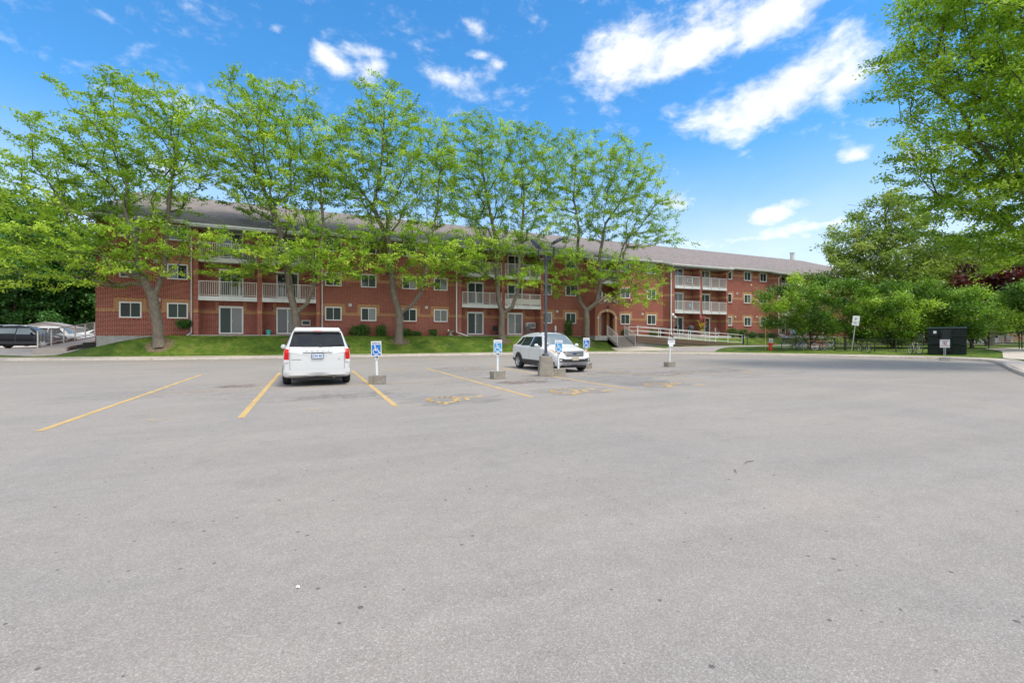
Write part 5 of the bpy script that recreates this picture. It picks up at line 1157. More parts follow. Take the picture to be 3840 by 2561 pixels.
arches(c, mv, (1.02, 4.10), .335)
side_windows(c, mv, [(.35,1.25,.55,1.25,1.13,1.58),(1.32,2.45,1.32,2.45,1.13,1.61),(2.52,3.75,2.52,3.2,1.12,1.58)])
m = MB(); c.panel(m, 'top', [(-.60,3.35),(.60,3.35),(.66,4.1),(-.66,4.1)], 1, .006, 12, 8); m.build('windscreen', CARGLASS_L, mv, smooth=60, recalc=False)
for sg in (-1, 1):
    m = MB(); c.panel(m, 'front', [(sg*.45,.68),(sg*.72,.68),(sg*.74,.84),(sg*.45,.80)], 1, .01, 6, 4); m.build('headlight', CLEARL, mv, recalc=False)
m = MB(); m.box(-.7,.7,.25,4.9,.17,.30); m.build('underbody', BLACKP, mv); m = MB(); m.cyl((.45,.02,.27),(.45,.5,.27),.035,10); m.cyl((.25,.35,.28),(.55,.35,.28),.09,12); m.build('exhaust', M('rusty_exhaust', (.20,.15,.11), .6, .4), mv)
# ---- white compact SUV, nose towards the camera
def compact_suv(name, label, loc, rz_, paint, full=True):
    t = thing(name, label, 'car', loc, rz_)
    c = Car(4.52, dict(zt=[(0,1.05),(.06,1.16),(.3,1.38),(.46,1.50),(.8,1.59),(1.7,1.675),(2.4,1.655),(2.75,1.57),(3.2,1.29),(3.5,1.12),(3.9,1.05),(4.25,.97),(4.42,.86),(4.52,.70)],
        zs=[(0,1.06),(1.5,1.02),(3.3,.95),(4.0,.86),(4.52,.58)], wt=[(0,.62),(.3,.60),(.8,.58),(2.5,.58),(3.4,.66),(4.2,.62),(4.52,.46)], ws=[(0,.80),(.1,.86),(.5,.905),(2,.915),(3.8,.915),(4.2,.86),(4.42,.76),(4.52,.62)], zb=[(0,.40),(.4,.28),(4.2,.26),(4.52,.33)]))
    body_of(c, t, paint)
    m = MB(); c.panel(m, 'top', [(-.56,2.62),(.56,2.62),(.70,3.42),(-.70,3.42)], 1, .006, 14, 10); m.build('windscreen', CARGLASS_L, t, smooth=60, recalc=False)
    side_windows(c, t, [(.52,1.05,.80,1.08,1.11,1.46),(1.10,2.02,1.12,2.02,1.08,1.47),(2.08,3.16,2.08,2.70,1.03,1.48)], CARGLASS if full else CARGLASS_L)
    m = MB(); c.panel(m, 'rear', [(-.66,1.14),(.66,1.14),(.56,1.5),(-.56,1.5)], 1, .006, 12, 8); m.build('rear_window', CARGLASS, t, smooth=60, recalc=False)
    for sg in (-1, 1):
        m = MB(); c.panel(m, 'rear', [(sg*.60,.93),(sg*.85,.93),(sg*.84,1.08),(sg*.62,1.08)], 1, .014, 6, 4); c.panel(m, 'side', [(.03,.94),(.22,.95),(.16,1.06),(.05,1.08)], sg, .012, 5, 4); m.build('tail_light', RED, t, recalc=False)
        m = MB(); c.panel(m, 'front', [(sg*.50,.745),(sg*.80,.80),(sg*.83,.93),(sg*.56,.86)], 1, .012, 8, 5); h = m.build('headlight', CLEARL, t, smooth=60, recalc=False)
        m = MB(); c.panel(m, 'front', [(sg*.72,.79),(sg*.815,.81),(sg*.84,.935),(sg*.76,.91)], 1, .018, 5, 4); m.build('indicator', AMBER, h, recalc=False)
        m = MB(); c.panel(m, 'front', [(sg*.48,.44),(sg*.77,.45),(sg*.74,.59),(sg*.52,.58)], 1, .010, 6, 4); f = m.build('fog_lamp_housing', CLAD, t, recalc=False)
        m = MB(); c.panel(m, 'front', [(sg*.62,.49),(sg*.70,.49),(sg*.70,.55),(sg*.62,.55)], 1, .018, 3, 3); m.build('fog_lamp', CLEARL, f, recalc=False)
        m = MB(); c.panel(m, 'side', [(.12,.30),(4.3,.30),(4.3,.45),(.12,.48)], sg, .010, 30, 3); 
        for y in (.90, 3.60): c.ring(m, y, .345, .35, .43, -10, 190, sg, .014, 18)
        m.build('side_cladding', CLAD, t, recalc=False)
        m = MB(); m.sphere((sg*1.02, 2.98, 1.10), .10, 8, .75); m.v = [(x, 2.98+(y-2.98)*.7, z) for x, y, z in m.v]; m.box(min(sg*.86,sg*.98), max(sg*.86,sg*.98), 2.95, 3.01, 1.04, 1.08); m.build('door_mirror', paint, t, smooth=True)
        m = MB(); m.tube([(sg*.56,.75,1.64),(sg*.56,1.0,1.70),(sg*.56,1.8,1.72),(sg*.56,2.35,1.69),(sg*.56,2.55,1.62)], .018, 6); m.build('roof_rail', CLAD if full else CHROME, t, smooth=True)
        for y in (1.25, 2.25): m = MB(); c.panel(m, 'side', [(y,.93),(y+.18,.935),(y+.18,.965),(y,.96)], sg, .03, 3, 1); m.build('door_handle', paint, t, recalc=False)
        sm = MB()
        for y in (1.12, 2.06, 3.10): c.panel(sm, 'side', [(y-.005,.47),(y+.005,.47),(y+.005,1.0),(y-.005,1.0)], sg, .004, 1, 6)
        sm.build('door_seam', M('seam_grey', (.22,.22,.22), .7), t, recalc=False)
    m = MB(); c.panel(m, 'front', [(-.40,.665),(.40,.665),(.50,.86),(-.50,.86)], 1, .008, 12, 4); g = m.build('grille', BLACKP, t, recalc=False)
    m = MB()
    for z in (.695, .752, .812): c.panel(m, 'front', [(-.44,z),(.44,z),(.45,z+.014),(-.45,z+.014)], 1, .022, 12, 1)
    c.panel(m, 'front', [(-.52,.865),(.52,.865),(.52,.885),(-.52,.885)], 1, .018, 12, 1); m.build('grille_bar', M('dull_chrome', (.32,.32,.32), .4, .5, .05, 5), g, recalc=False)
    yf = c.hit('front', 0, .76, 1)[0].y; m = MB(); m.lathe([(.001,.035),(.06,.033),(.075,.02),(.08,.0)], (0, yf, .775), 16, 'y'); m.v = [(x*1.25, y, .775+(z-.775)*.55) for x, y, z in m.v]; m.build('badge', M('blue_badge', (.03,.06,.16), .25, .3), g, smooth=True)
    m = MB(); c.panel(m, 'front', [(-.46,.40),(.46,.40),(.58,.555),(-.58,.555)], 1, .008, 12, 4); m.build('lower_grille', BLACKP, t, recalc=False)
    m = MB(); c.panel(m, 'front', [(-.52,.315),(.52,.315),(.66,.435),(-.66,.435)], 1, .024, 14, 3); m.build('skid_plate', SILVER, t, smooth=60, recalc=False)
    yf = c.hit('front', 0, .56, 1)[0].y; m = MB(); m.box(-.155,.155,yf+.02,yf+.035,.50,.655); m.build('number_plate', M('beige_plate', (.50,.42,.30), .5, 0, .2, 20), t, bevel=.01)
    m = MB(); c.panel(m, 'front', [(-.60,.27),(.60,.27),(.60,.325),(-.60,.325)], 1, .012, 12, 2); m.build('front_lip', CLAD, t, recalc=False)
    for x in (-.855, .855):
        for y in (.90, 3.60): wheel(t, x, y, .345, 1 if x > 0 else -1)
    arches(c, t, (.90, 3.60), .345); m = MB(); m.box(-.7,.7,.3,4.2,.19,.33); m.build('underbody', BLACKP, t)
    return t
suv = compact_suv('compact_suv', 'white compact SUV parked nose towards the camera behind the lamp post', (9.84, 20.30, 0), R(180+1.0), CARW); suv.scale = (1, .945, 1)
zc = tz(-20.5, 46)
dk = compact_suv('compact_suv', 'black SUV parked at the left edge behind the cream ramp railing', (-21.8, 46.0, .62), R(-90), CARK, False)
def sedan(name, label, loc, rz_, paint, h=1.46, L=4.6, group=None, kind='car'):
    t = thing(name, label, kind, loc, rz_, group=group)
    c = Car(L, dict(zt=[(0,.86),(.08,.98),(.35,1.04),(.75,1.12),(1.25,h-.10),(1.7,h-.01),(2.3,h),(2.75,h-.06),(3.45,1.0),(3.8,.95),(4.3,.82),(L,.62)], zs=[(0,.80),(2,.90),(3.4,.86),(L,.52)],
        wt=[(0,.62),(.8,.60),(1.5,.54),(2.6,.54),(3.4,.64),(L,.45)], ws=[(0,.72),(.15,.82),(.6,.88),(3.6,.89),(4.2,.82),(L,.58)], zb=[(0,.34),(.4,.22),(4.2,.20),(L,.28)]))
    body_of(c, t, paint); m = MB(); c.panel(m, 'top', [(-.52,2.68),(.52,2.68),(.66,3.38),(-.66,3.38)], 1, .006, 12, 8); m.build('windscreen', CARGLASS_L, t, smooth=60, recalc=False)
    m = MB(); c.panel(m, 'top', [(-.58,.85),(.58,.85),(.50,1.42),(-.50,1.42)], 1, .006, 12, 8); m.build('rear_window', CARGLASS, t, smooth=60, recalc=False)
    side_windows(c, t, [(1.15,2.02,1.42,2.02,.98,h-.16),(2.08,3.12,2.08,2.68,.97,h-.16)])
    for sg in (-1, 1):
        m = MB(); c.panel(m, 'front', [(sg*.42,.60),(sg*.72,.62),(sg*.76,.74),(sg*.46,.70)], 1, .01, 6, 4); m.build('headlight', CLEARL, t, recalc=False)
        m = MB(); c.panel(m, 'rear', [(sg*.50,.72),(sg*.78,.72),(sg*.78,.88),(sg*.52,.86)], 1, .01, 6, 4); m.build('tail_light', RED, t, recalc=False)
        m = MB(); m.sphere((sg*.98, 2.95, 1.0), .08, 8, .7); m.build('door_mirror', paint, t, smooth=True)
    for x in (-.835, .835):
        for y in (.85, 3.65): wheel(t, x, y, .32, 1 if x > 0 else -1)
    arches(c, t, (.85, 3.65), .32); m = MB(); m.box(-.65,.65,.3,4.1,.16,.28); m.build('underbody', BLACKP, t); return t
GC = 'cars parked beside the left end of the building'
dk['group'] = GC
sedan('parked_car', 'white car with a long dark side window, right behind the black SUV', (-21.4, 49.3, .72), R(-90), CARW, 1.62, 4.9, GC)
sedan('parked_car', 'white car farthest back, only its nose showing behind the ramp railing', (-19.2, 53.0, .80), R(-90), CARW, 1.42, 4.5, GC)
GCR = 'cars parked beyond the gate on the right'
for (u, d, rr, lab) in ((3672, 62, 60, 'white car beyond the gate, left of the purple maple trunk'), (3750, 64, 75, 'white car seen through the gate behind its signs')):
    a, b = ray(u); sedan('parked_car', lab, (d*a, d*b, .35), R(rr), CARW, 1.5, 4.6, GCR)
# ------------------------------------------------------------------ lamp post, signs, hydrant
p = gnd(2047, 1409); lp = thing('lamp_post', 'dark grey lamp post with two black floodlights on a weathered concrete base', 'lamp post', tuple(p), R(-20))
m = MB(); m.frustum(0, 0, .57, .57, .44, .44, 0, .745); m.build('concrete_base', OLDC, lp, bevel=.02)
m = MB(); m.lathe([(.11,.745),(.11,.78),(.075,.83),(.05,.87),(.05,.88)], (0,0,0), 16); m.build('base_cover', GREYP, lp, smooth=True)
m = MB(); m.lathe([(.056,.86),(.052,2.6),(.048,4.30),(.001,4.30)], (0,0,0), 16); m.build('pole', GREYP, lp, smooth=True)
m = MB(); m.lathe([(.062,4.18),(.062,4.50),(.02,4.53),(.001,4.53)], (0,0,0), 12); m.tube([(-.05,0,4.40),(-.22,0,4.38),(-.27,0,4.46),(-.28,0,4.72)], .03, 8); m.tube([(.05,0,4.40),(.20,0,4.42),(.29,0,4.52),(.30,0,4.86)], .034, 8); m.build('bracket', BLACKM, lp, smooth=True)
def flood(c, tilt, yaw, label=None):
    h = MB(); h.prism([(-.15,-.21),(.15,-.21),(.17,-.10),(.17,.16),(.13,.22),(-.13,.22),(-.17,.16),(-.17,-.10)], -.03, .045); h.prism([(-.10,-.14),(.10,-.14),(.10,.14),(-.10,.14)], .045, .075)
    mt = Matrix.Translation(c) @ Matrix.Rotation(yaw, 4, 'Z') @ Matrix.Rotation(tilt, 4, 'X'); h.xf(mt); o = h.build('floodlight', BLACKM, lp, bevel=.012)
    g = MB(); g.box(-.12,.12,-.15,.05,-.040,-.031); g.xf(mt); g.build('lens', M('lamp_lens', (.50,.42,.33), .3), o)
flood((-.38,-.05,4.93), R(48), R(50)); flood((.43,-.04,5.06), R(28), R(-70))
BLUE = M('sign_blue', (.015,.16,.50), .4, 0, .08, 9); BLUE_F = M('faded_sign_blue', (.06,.30,.58), .45, 0, .12, 12); SGW = M('sign_white', (.78,.79,.78), .4, 0, .05, 9); INK = M('sign_black', (.03,.03,.035), .5); INKF = M('faded_ink', (.50,.52,.56), .6); POSTW = M('white_sign_post', (.70,.73,.72), .5, 0, .1, 9)
SGRED = M('sign_red', (.50,.03,.03), .5)
GB_ = 'blue reserved signs on concrete blocks'
def block(t, w=.50, dd=.26, h=.27, rz_=0, mat=OLDC):
    m = MB(); m.box(-w/2, w/2, -dd/2, dd/2, 0, h); m.xf(Matrix.Rotation(rz_, 4, 'Z')); return m.build('concrete_block', mat, t, bevel=.015)
def access_sign(u, v, code, label, rz_, blue, ink, lean=0, h_top=1.30, brot=0):
    p = gnd(u, v); t = thing('reserved_sign', label, 'sign', tuple(p), rz_, group=GB_); block(t, rz_=brot)
    ln = Matrix.Rotation(lean, 4, 'Y') if lean else Matrix.Identity(4)
    m = MB(); m.box(-.032,.032,-.02,.02,.27,h_top-.02); m.xf(ln); m.build('post', POSTW, t)
    b = MB(); y = -.03; z1 = h_top; z0 = h_top-.46; b.box(-.155,.155,y,y+.008,z0,z1); b.xf(ln); s = b.build('sign_panel', SGW, t, bevel=.004)
    k = MB(); k.box(-.135,.135,y-.003,y-.0005,z0+.018,z1-.105); k.xf(ln); k.build('blue_field', blue, s)
    w = MB(); wheelchair(w, (0, y-.006, (z0+z1-.105)/2+.01), .30, 0, vertical=True); w.xf(ln); w.build('wheelchair_symbol', SGW, s, recalc=False)
    lettering('RESERVED', .062, ink, s, ln @ Vector((0, y-.004, z1-.055)), bold=.0015, sx=.92)
    n = MB(); n.box(-.065,.065,y-.012,y-.004,z0-.095,z0+.03); n.xf(ln); nn = n.build('number_tag', SGW, t, bevel=.003)
    lettering(code, .092, INK, nn, ln @ Vector((0, y-.015, z0-.035)), bold=.004)
    return t
access_sign(1415, 1439, 'H5', 'blue reserved wheelchair sign marked H5 beside the white minivan', R(-14), BLUE, M('ink_grey', (.16,.17,.24), .6), R(-1.5), 1.33)
access_sign(1866, 1420, 'H6', 'paler blue reserved sign marked H6 left of the white SUV', R(-2), BLUE_F, INKF, 0, 1.36, R(14))
access_sign(2094, 1409, 'H7', 'faded blue reserved sign marked H7 right of the lamp post base', R(-6), BLUE_F, INKF, 0, 1.34, R(6))
access_sign(2198, 1382, 'H8', 'deep blue reserved sign marked H8 standing behind the front of the white SUV', R(-10), BLUE, INKF, 0, 1.42)
p = gnd(2511, 1375); vs = thing('visitor_sign', 'white sign with a black reserved band on a lone concrete block', 'sign', tuple(p), R(-18)); block(vs, .52, .30, .24, R(25))
m = MB(); m.box(-.025,.025,-.02,.02,.24,1.38); m.xf(Matrix.Rotation(R(2.0), 4, 'Y')); m.build('post', POSTW, vs)
m = MB(); y = -.03; m.box(-.13+.03,.23+.03,y,y+.008,1.10,1.41); s = m.build('sign_panel', SGW, vs, bevel=.008); m = MB(); m.box(-.09,.23+.01,y-.004,y-.001,1.31,1.40); m.build('black_band', INK, s)
lettering('RESERVED', .060, SGW, s, (.07, y-.006, 1.355), bold=.002); lettering('VISITORS', .058, M('grey_ink', (.25,.23,.24), .6), s, (.08, y-.003, 1.235), bold=.001)
m = MB(); m.box(-.05,.17,y-.01,y-.002,.985,1.12); m.build('blank_tag', SGW, vs, bevel=.02)
# parking sign on a leaning steel post
p = place(3194, 1316); ps = thing('parking_sign', 'white parking sign on a leaning steel post by the low fence', 'sign', tuple(p), R(-40))
ln = Matrix.Rotation(R(6.5), 4, 'Y'); m = MB(); m.box(-.03,.03,-.02,.02,-.1,2.75); m.xf(ln); m.build('post', GALV, ps); m = MB(); m.box(-.24,.24,-.035,-.026,2.02,2.78); m.xf(ln); s = m.build('sign_panel', SGW, ps, bevel=.01)
lettering('P', .30, INK, s, ln @ Vector((-.02,-.038,2.50)), rot=(R(90), R(6.5), 0)); lettering('NO PARKING', .075, INK, s, ln @ Vector((-.02,-.038,2.29)), rot=(R(90), R(6.5), 0)); lettering('FIRE', .07, INK, s, ln @ Vector((-.02,-.038,2.21)), rot=(R(90), R(6.5), 0)); lettering('ROUTE', .08, INK, s, ln @ Vector((-.02,-.038,2.12)), rot=(R(90), R(6.5), 0))
# waste container and its sign
ang = math.atan2(*ray(3550)); p = place(3550, 1331, 24); wc = thing('waste_container', 'tall dark green metal waste container on the grass', 'container', tuple(p), -ang)
GRN = M('dark_green_steel', (.010,.018,.015), .6, 0, .35, 4, spec=.25, dirt=(.022,.030,.025)); m = MB(); sc = p.length/ FPX; 
dd = p.x*ST+p.y*CT; w_ = 118/FPX*dd*.90; h_ = 101/FPX*dd
m.box(-w_/2, w_/2, 0, 1.3, .02, h_-.06); m.box(-w_/2-.03, w_/2+.03, -.03, 1.33, h_-.10, h_-.02); wb_ = m.build('body', GRN, wc, bevel=.01)
for z in (.16, .33, .64, .96, 1.28): pass
for i, z in enumerate((h_*.38, h_*.40+.0, h_*.70)):
    m = MB(); m.add([(-w_/2-.02,-.001,z-.06),(w_/2+.02,-.001,z-.06),(w_/2+.02,-.10,z),(-w_/2-.02,-.10,z),(w_/2+.02,-.001,z+.05),(-w_/2-.02,-.001,z+.05)], [(0,1,2,3),(3,2,4,5),(0,3,5),(1,4,2)]) if i != 1 else None
    if i != 1: m.build('rib', GRN, wc)
m = MB(); m.box(-.34,.24,-.15,-.002,.18,h_*.92); m.build('lift_pocket', GRN, wc, bevel=.06); m = MB(); m.box(-.24,.14,-.17,-.15,h_*.60,h_*.86); m.build('pocket_hatch', M('black_green', (.008,.012,.012), .6), wc, bevel=.01)
m = MB(); m.add([(-w_/2-.04,-.05,h_-.02),(w_/2+.04,-.05,h_-.02),(w_/2+.04,1.35,h_+.08),(-w_/2-.04,1.35,h_+.08),(-w_/2-.04,-.05,h_-.06),(w_/2+.04,-.05,h_-.06),(w_/2+.04,1.35,h_-.02),(-w_/2-.04,1.35,h_-.02)], [(0,1,2,3),(7,6,5,4),(0,4,5,1),(1,5,6,2),(2,6,7,3),(3,7,4,0)]); m.build('lid', GRN, wc)
m = MB(); m.box(-w_/2+.30,-w_/2+.46,-.006,-.001,h_-.38,h_-.20); m.build('sticker', SGW, wc)
a, b = ray(3543); d = 28.2; nz = tz(d*a, d*b); npk = thing('no_parking_sign', 'white no parking sign on a concrete block before the green waste container', 'sign', (d*a, d*b, nz), -ang); block(npk, .54, .24, .22, 0, CONC)
m = MB(); m.box(-.05,-.02,-.02,.02,.22,1.1); m.box(.02,.05,-.02,.02,.22,1.1); m.build('post', GALV, npk)
m = MB(); m.box(-.225,.225,-.04,-.03,.80,1.30); s = m.build('sign_panel', SGW, npk, bevel=.008)
lettering('NO PARKING', .068, INK, s, (0,-.043,1.235), bold=.002); lettering('FIRE LANE', .055, SGRED, s, (0,-.043,1.17), bold=.001); lettering('UNAUTHORIZED', .055, SGRED, s, (0,-.043,.93), bold=.001); lettering('VEHICLES TOWED', .045, INK, s, (0,-.043,.865)); lettering('P', .13, INK, s, (0,-.043,1.055), bold=.003)
m = MB(); m.lathe([(.098,0),(.098,.006),(.080,.006),(.080,0)], (0,-.05,1.055), 24, 'y'); m.beam((-.062,-.047,1.117),(.062,-.047,.993),.004,.02); m.build('prohibition_ring', SGRED, s)
# fire hydrant and marker
p = place(2889, 1313); hy = thing('fire_hydrant', 'red fire hydrant with a grey cap beside the asphalt path', 'fire hydrant', tuple(p), R(-30)); HR = M('hydrant_red', (.62,.035,.012), .45, 0, .12, 8)
m = MB(); m.lathe([(.19,0),(.19,.05),(.13,.06),(.13,.30),(.14,.50),(.17,.53),(.17,.60),(.14,.62)], (0,0,0), 16); m.build('barrel', HR, hy, smooth=True)
m = MB(); m.lathe([(.16,.62),(.15,.70),(.09,.78),(.03,.80),(.03,.86),(.001,.86)], (0,0,0), 14); m.build('cap', M('hydrant_grey', (.38,.39,.38), .5), hy, smooth=True)
for dx, dy in ((-1,0),(1,0),(0,-1)):
    m = MB(); m.cyl((dx*.12,dy*.12,.50),(dx*.24,dy*.24,.50),.06 if dy == 0 else .085,12); m.cyl((dx*.24,dy*.24,.50),(dx*.27,dy*.27,.50),.035,6); m.build('nozzle', HR, hy, smooth=True)
m = MB(); m.box(-.05,.05,-.145,-.135,.24,.34); m.build('number_label', M('orange_label', (.75,.25,.03), .5), hy)
p2 = p+Vector((-.15,.35,0)); mk_ = thing('marker_rod', 'tall thin yellow marker rod behind the red fire hydrant', 'marker', tuple(p2)); m = MB(); m.cyl((0,0,0),(0,0,1.9),.02,8); m.build('rod', M('marker_yellow', (.75,.55,.08), .5), mk_, smooth=True); m = MB(); m.cyl((0,0,1.9),(0,0,1.93),.024,8); m.build('tip', WHITE, mk_)
p3 = p+Vector((.75,.5,0)); hs_ = thing('hydrant_tag', 'small white notice on a short stake behind the fire hydrant', 'sign', tuple(p3), R(-35)); m = MB(); m.box(-.02,.02,-.01,.01,-.05,.95); m.build('stake', GALV, hs_); m = MB(); m.box(-.16,.16,-.02,-.011,.55,1.0); s = m.build('sign_panel', SGW, hs_, bevel=.02); m = MB(); m.box(-.11,.11,-.024,-.021,.62,.93); m.build('pink_print', M('faded_red_print', (.70,.42,.38), .6), s)
# globe lantern by the ramp
p = at(2523, 1300, 36.0); zb_ = tz(p.x, p.y); gl = thing('lantern_post', 'black garden lantern post with two white globes before the ramp railing', 'lamp post', (p.x, p.y, zb_), R(-20)); ht = Z(2523, 1185, 36.0)-zb_
m = MB(); m.cyl((0,0,0),(0,0,ht),.035,10); m.lathe([(.09,0),(.07,.12),(.035,.16)], (0,0,0), 10); m.tube([(0,0,ht-.35),(.18,0,ht-.30),(.26,0,ht-.22)], .018, 6); m.build('post', BLACKM, gl, smooth=True)
GLO = M('white_globe', (.80,.78,.74), .3, 0, .02, 3)
for x, z, r_ in ((0, ht+.12, .16), (.26, ht-.12, .12)): m = MB(); m.sphere((x,0,z), r_, 12); m.build('globe', GLO, gl, smooth=True)
p = at(2780, 1292, 36.2); bo = thing('bollard', 'thin black bollard at the foot of the entrance ramp', 'bollard', (p.x+.3, p.y, tz(p.x, p.y))); m = MB(); m.lathe([(.09,0),(.085,1.30),(.001,1.34)], (0,0,0), 12); m.build('tube', BLACKM, bo, smooth=True); m = MB(); m.lathe([(.10,1.30),(.10,1.38),(.001,1.42)], (0,0,0), 12); m.build('cap', BLACKP, bo, smooth=True)
# ------------------------------------------------------------------ fences on the right
def fence_pts(L): return [place(u, v, 24) for u, v in L]
lf = fence_pts([(2985,1309),(3060,1311),(3130,1313),(3200,1315.5),(3280,1318.5),(3360,1321),(3435,1323)])
fo = tuple(lf[0]); fn = thing('low_metal_fence', 'low dark metal fence with thin upright bars behind the parked bicycles', 'fence', fo)
m = MB(); rl = MB(); pst = []
tot = 0
for a, b in zip(lf, lf[1:]):
    n = int((b-a).length/.20)
    for i in range(n): q = a+(b-a)*i/n; m.box(q.x-.008,q.x+.008,q.y-.008,q.y+.008,q.z+.06,q.z+.96)
IRON = M('dark_iron', (.045,.032,.028), .6, 0, .3, 10)
m.build('bars', IRON, fn, world=True)
for h in (.10, .95):
    rl = MB()
    for a, b in zip(lf, lf[1:]): rl.beam(a+Vector((0,0,h)), b+Vector((0,0,h)), .03, .03)
    rl.build('rail', IRON, fn, world=True)
for q in lf+[(lf[2]*.45+lf[3]*.55), (lf[2]*.40+lf[3]*.60)]: m = MB(); m.box(q.x-.03,q.x+.03,q.y-.03,q.y+.03,q.z-.1,q.z+1.02); m.build('post', IRON, fn, world=True)
def chainlink(name, label, pts, h, posts=True, group=None, top=True):
    t = thing(name, label, 'fence', tuple(pts[0]), group=group); w = MB(); s_ = .075
    for a, b in zip(pts, pts[1:]):
        L = (b-a).length; n = int(L/(s_*1.6))
        for i in range(-int(h/(s_*1.6)), n):
            for sg in (1, -1):
                x0 = i*s_*1.6; x1 = x0+h; c0, c1 = max(x0, 0), min(x1, L)
                if c1 <= c0: continue
                z0, z1 = (c0-x0), (c1-x0)
                if sg < 0: z0, z1 = h-z0, h-z1
                p_, q_ = a+(b-a)*(c0/L)+Vector((0,0,z0+.03)), a+(b-a)*(c1/L)+Vector((0,0,z1+.03)); w.tube([p_, q_], .0045, 3, cap=False)
    w.build('mesh', BLACKM, t, world=True)
    f = MB()
    for a, b in zip(pts, pts[1:]): f.tube([a+Vector((0,0,h+.03)), b+Vector((0,0,h+.03))], .022, 6); f.tube([a+Vector((0,0,.05)), b+Vector((0,0,.05))], .012, 5)
    f.build('rails', BLACKM, t, world=True, smooth=True)
    if posts:
        for q in pts: m = MB(); m.tube([q-Vector((0,0,.2)), q+Vector((0,0,h+.10))], .035, 8); m.build('post', BLACKM, t, world=True, smooth=True)
    return t
g0 = place(3708, 1309, 26); g1 = place(3822, 1311, 26)
gate = chainlink('chain_link_gate', 'black chain link gate with two notices at the end of the concrete footpath', [g0, g1], 1.22); gate['category'] = 'gate'
cf = [g0, g0+Vector((-2.0,5.0,0)), g0+Vector((-4.0,11,0)), g0+Vector((-5.5,17,.1))]
for q in cf[1:]: q.z = tz(q.x, q.y)
chainlink('chain_link_fence', 'black chain link fence running back behind the lilac bushes', cf[:4], 1.25)
g2 = g1+Vector((1.8,-1.4,0)); g2.z = tz(g2.x, g2.y); chainlink('chain_link_fence', 'short black chain link fence right of the gate', [g1+Vector((.12,-.1,0)), g2, g2+Vector((2.0,-1.8,0))], 1.25)
dv = (g1-g0).normalized(); rzg = math.atan2(dv.y, dv.x)
for f_, lab, kind in ((.46, 'beige printed notice hanging on the left half of the gate', 0), (.66, 'white no dogs notice hanging on the right half of the gate', 1)):
    q = g0+(g1-g0)*f_+Vector((0,0,.78)); t = thing('notice', lab, 'sign', tuple(q), rzg, group='notices on the gate'); m = MB(); m.box(-.23,.23,-.06,-.05,-.26,.26); s = m.build('sign_panel', M('aged_sign_beige', (.50,.45,.38), .6) if not kind else M('aged_sign_white', (.62,.58,.57), .6), t, bevel=.006)
    if kind: lettering('NO DOGS', .09, INK, s, (0,-.063,.18)); lettering('ALLOWED', .08, INK, s, (0,-.063,.08)); m = MB(); m.lathe([(.13,0),(.13,.006),(.105,.006),(.105,0)], (0,-.068,-.11), 22, 'y'); m.beam((-.08,-.064,-.03),(.08,-.064,-.19),.004,.022); m.build('prohibition_ring', SGRED, s); m = MB(); m.box(-.07,.05,-.0640,-.0615,-.12,-.08); m.box(-.07,-.05,-.064,-.0615,-.16,-.12); m.box(.03,.05,-.064,-.0615,-.16,-.12); m.box(.04,.085,-.064,-.0615,-.10,-.05); m.build('dog_symbol', INK, s)
    else:
        lettering('PRIVATE', .08, INKF if 0 else M('grey_ink', (.25,.23,.24), .6), s, (0,-.063,.18)); lettering('PROPERTY', .07, M('grey_ink', (.25,.23,.24), .6), s, (0,-.063,.08)); lettering('RESIDENTS', .06, SGRED, s, (0,-.063,-.05)); lettering('ONLY', .06, SGRED, s, (0,-.063,-.14))
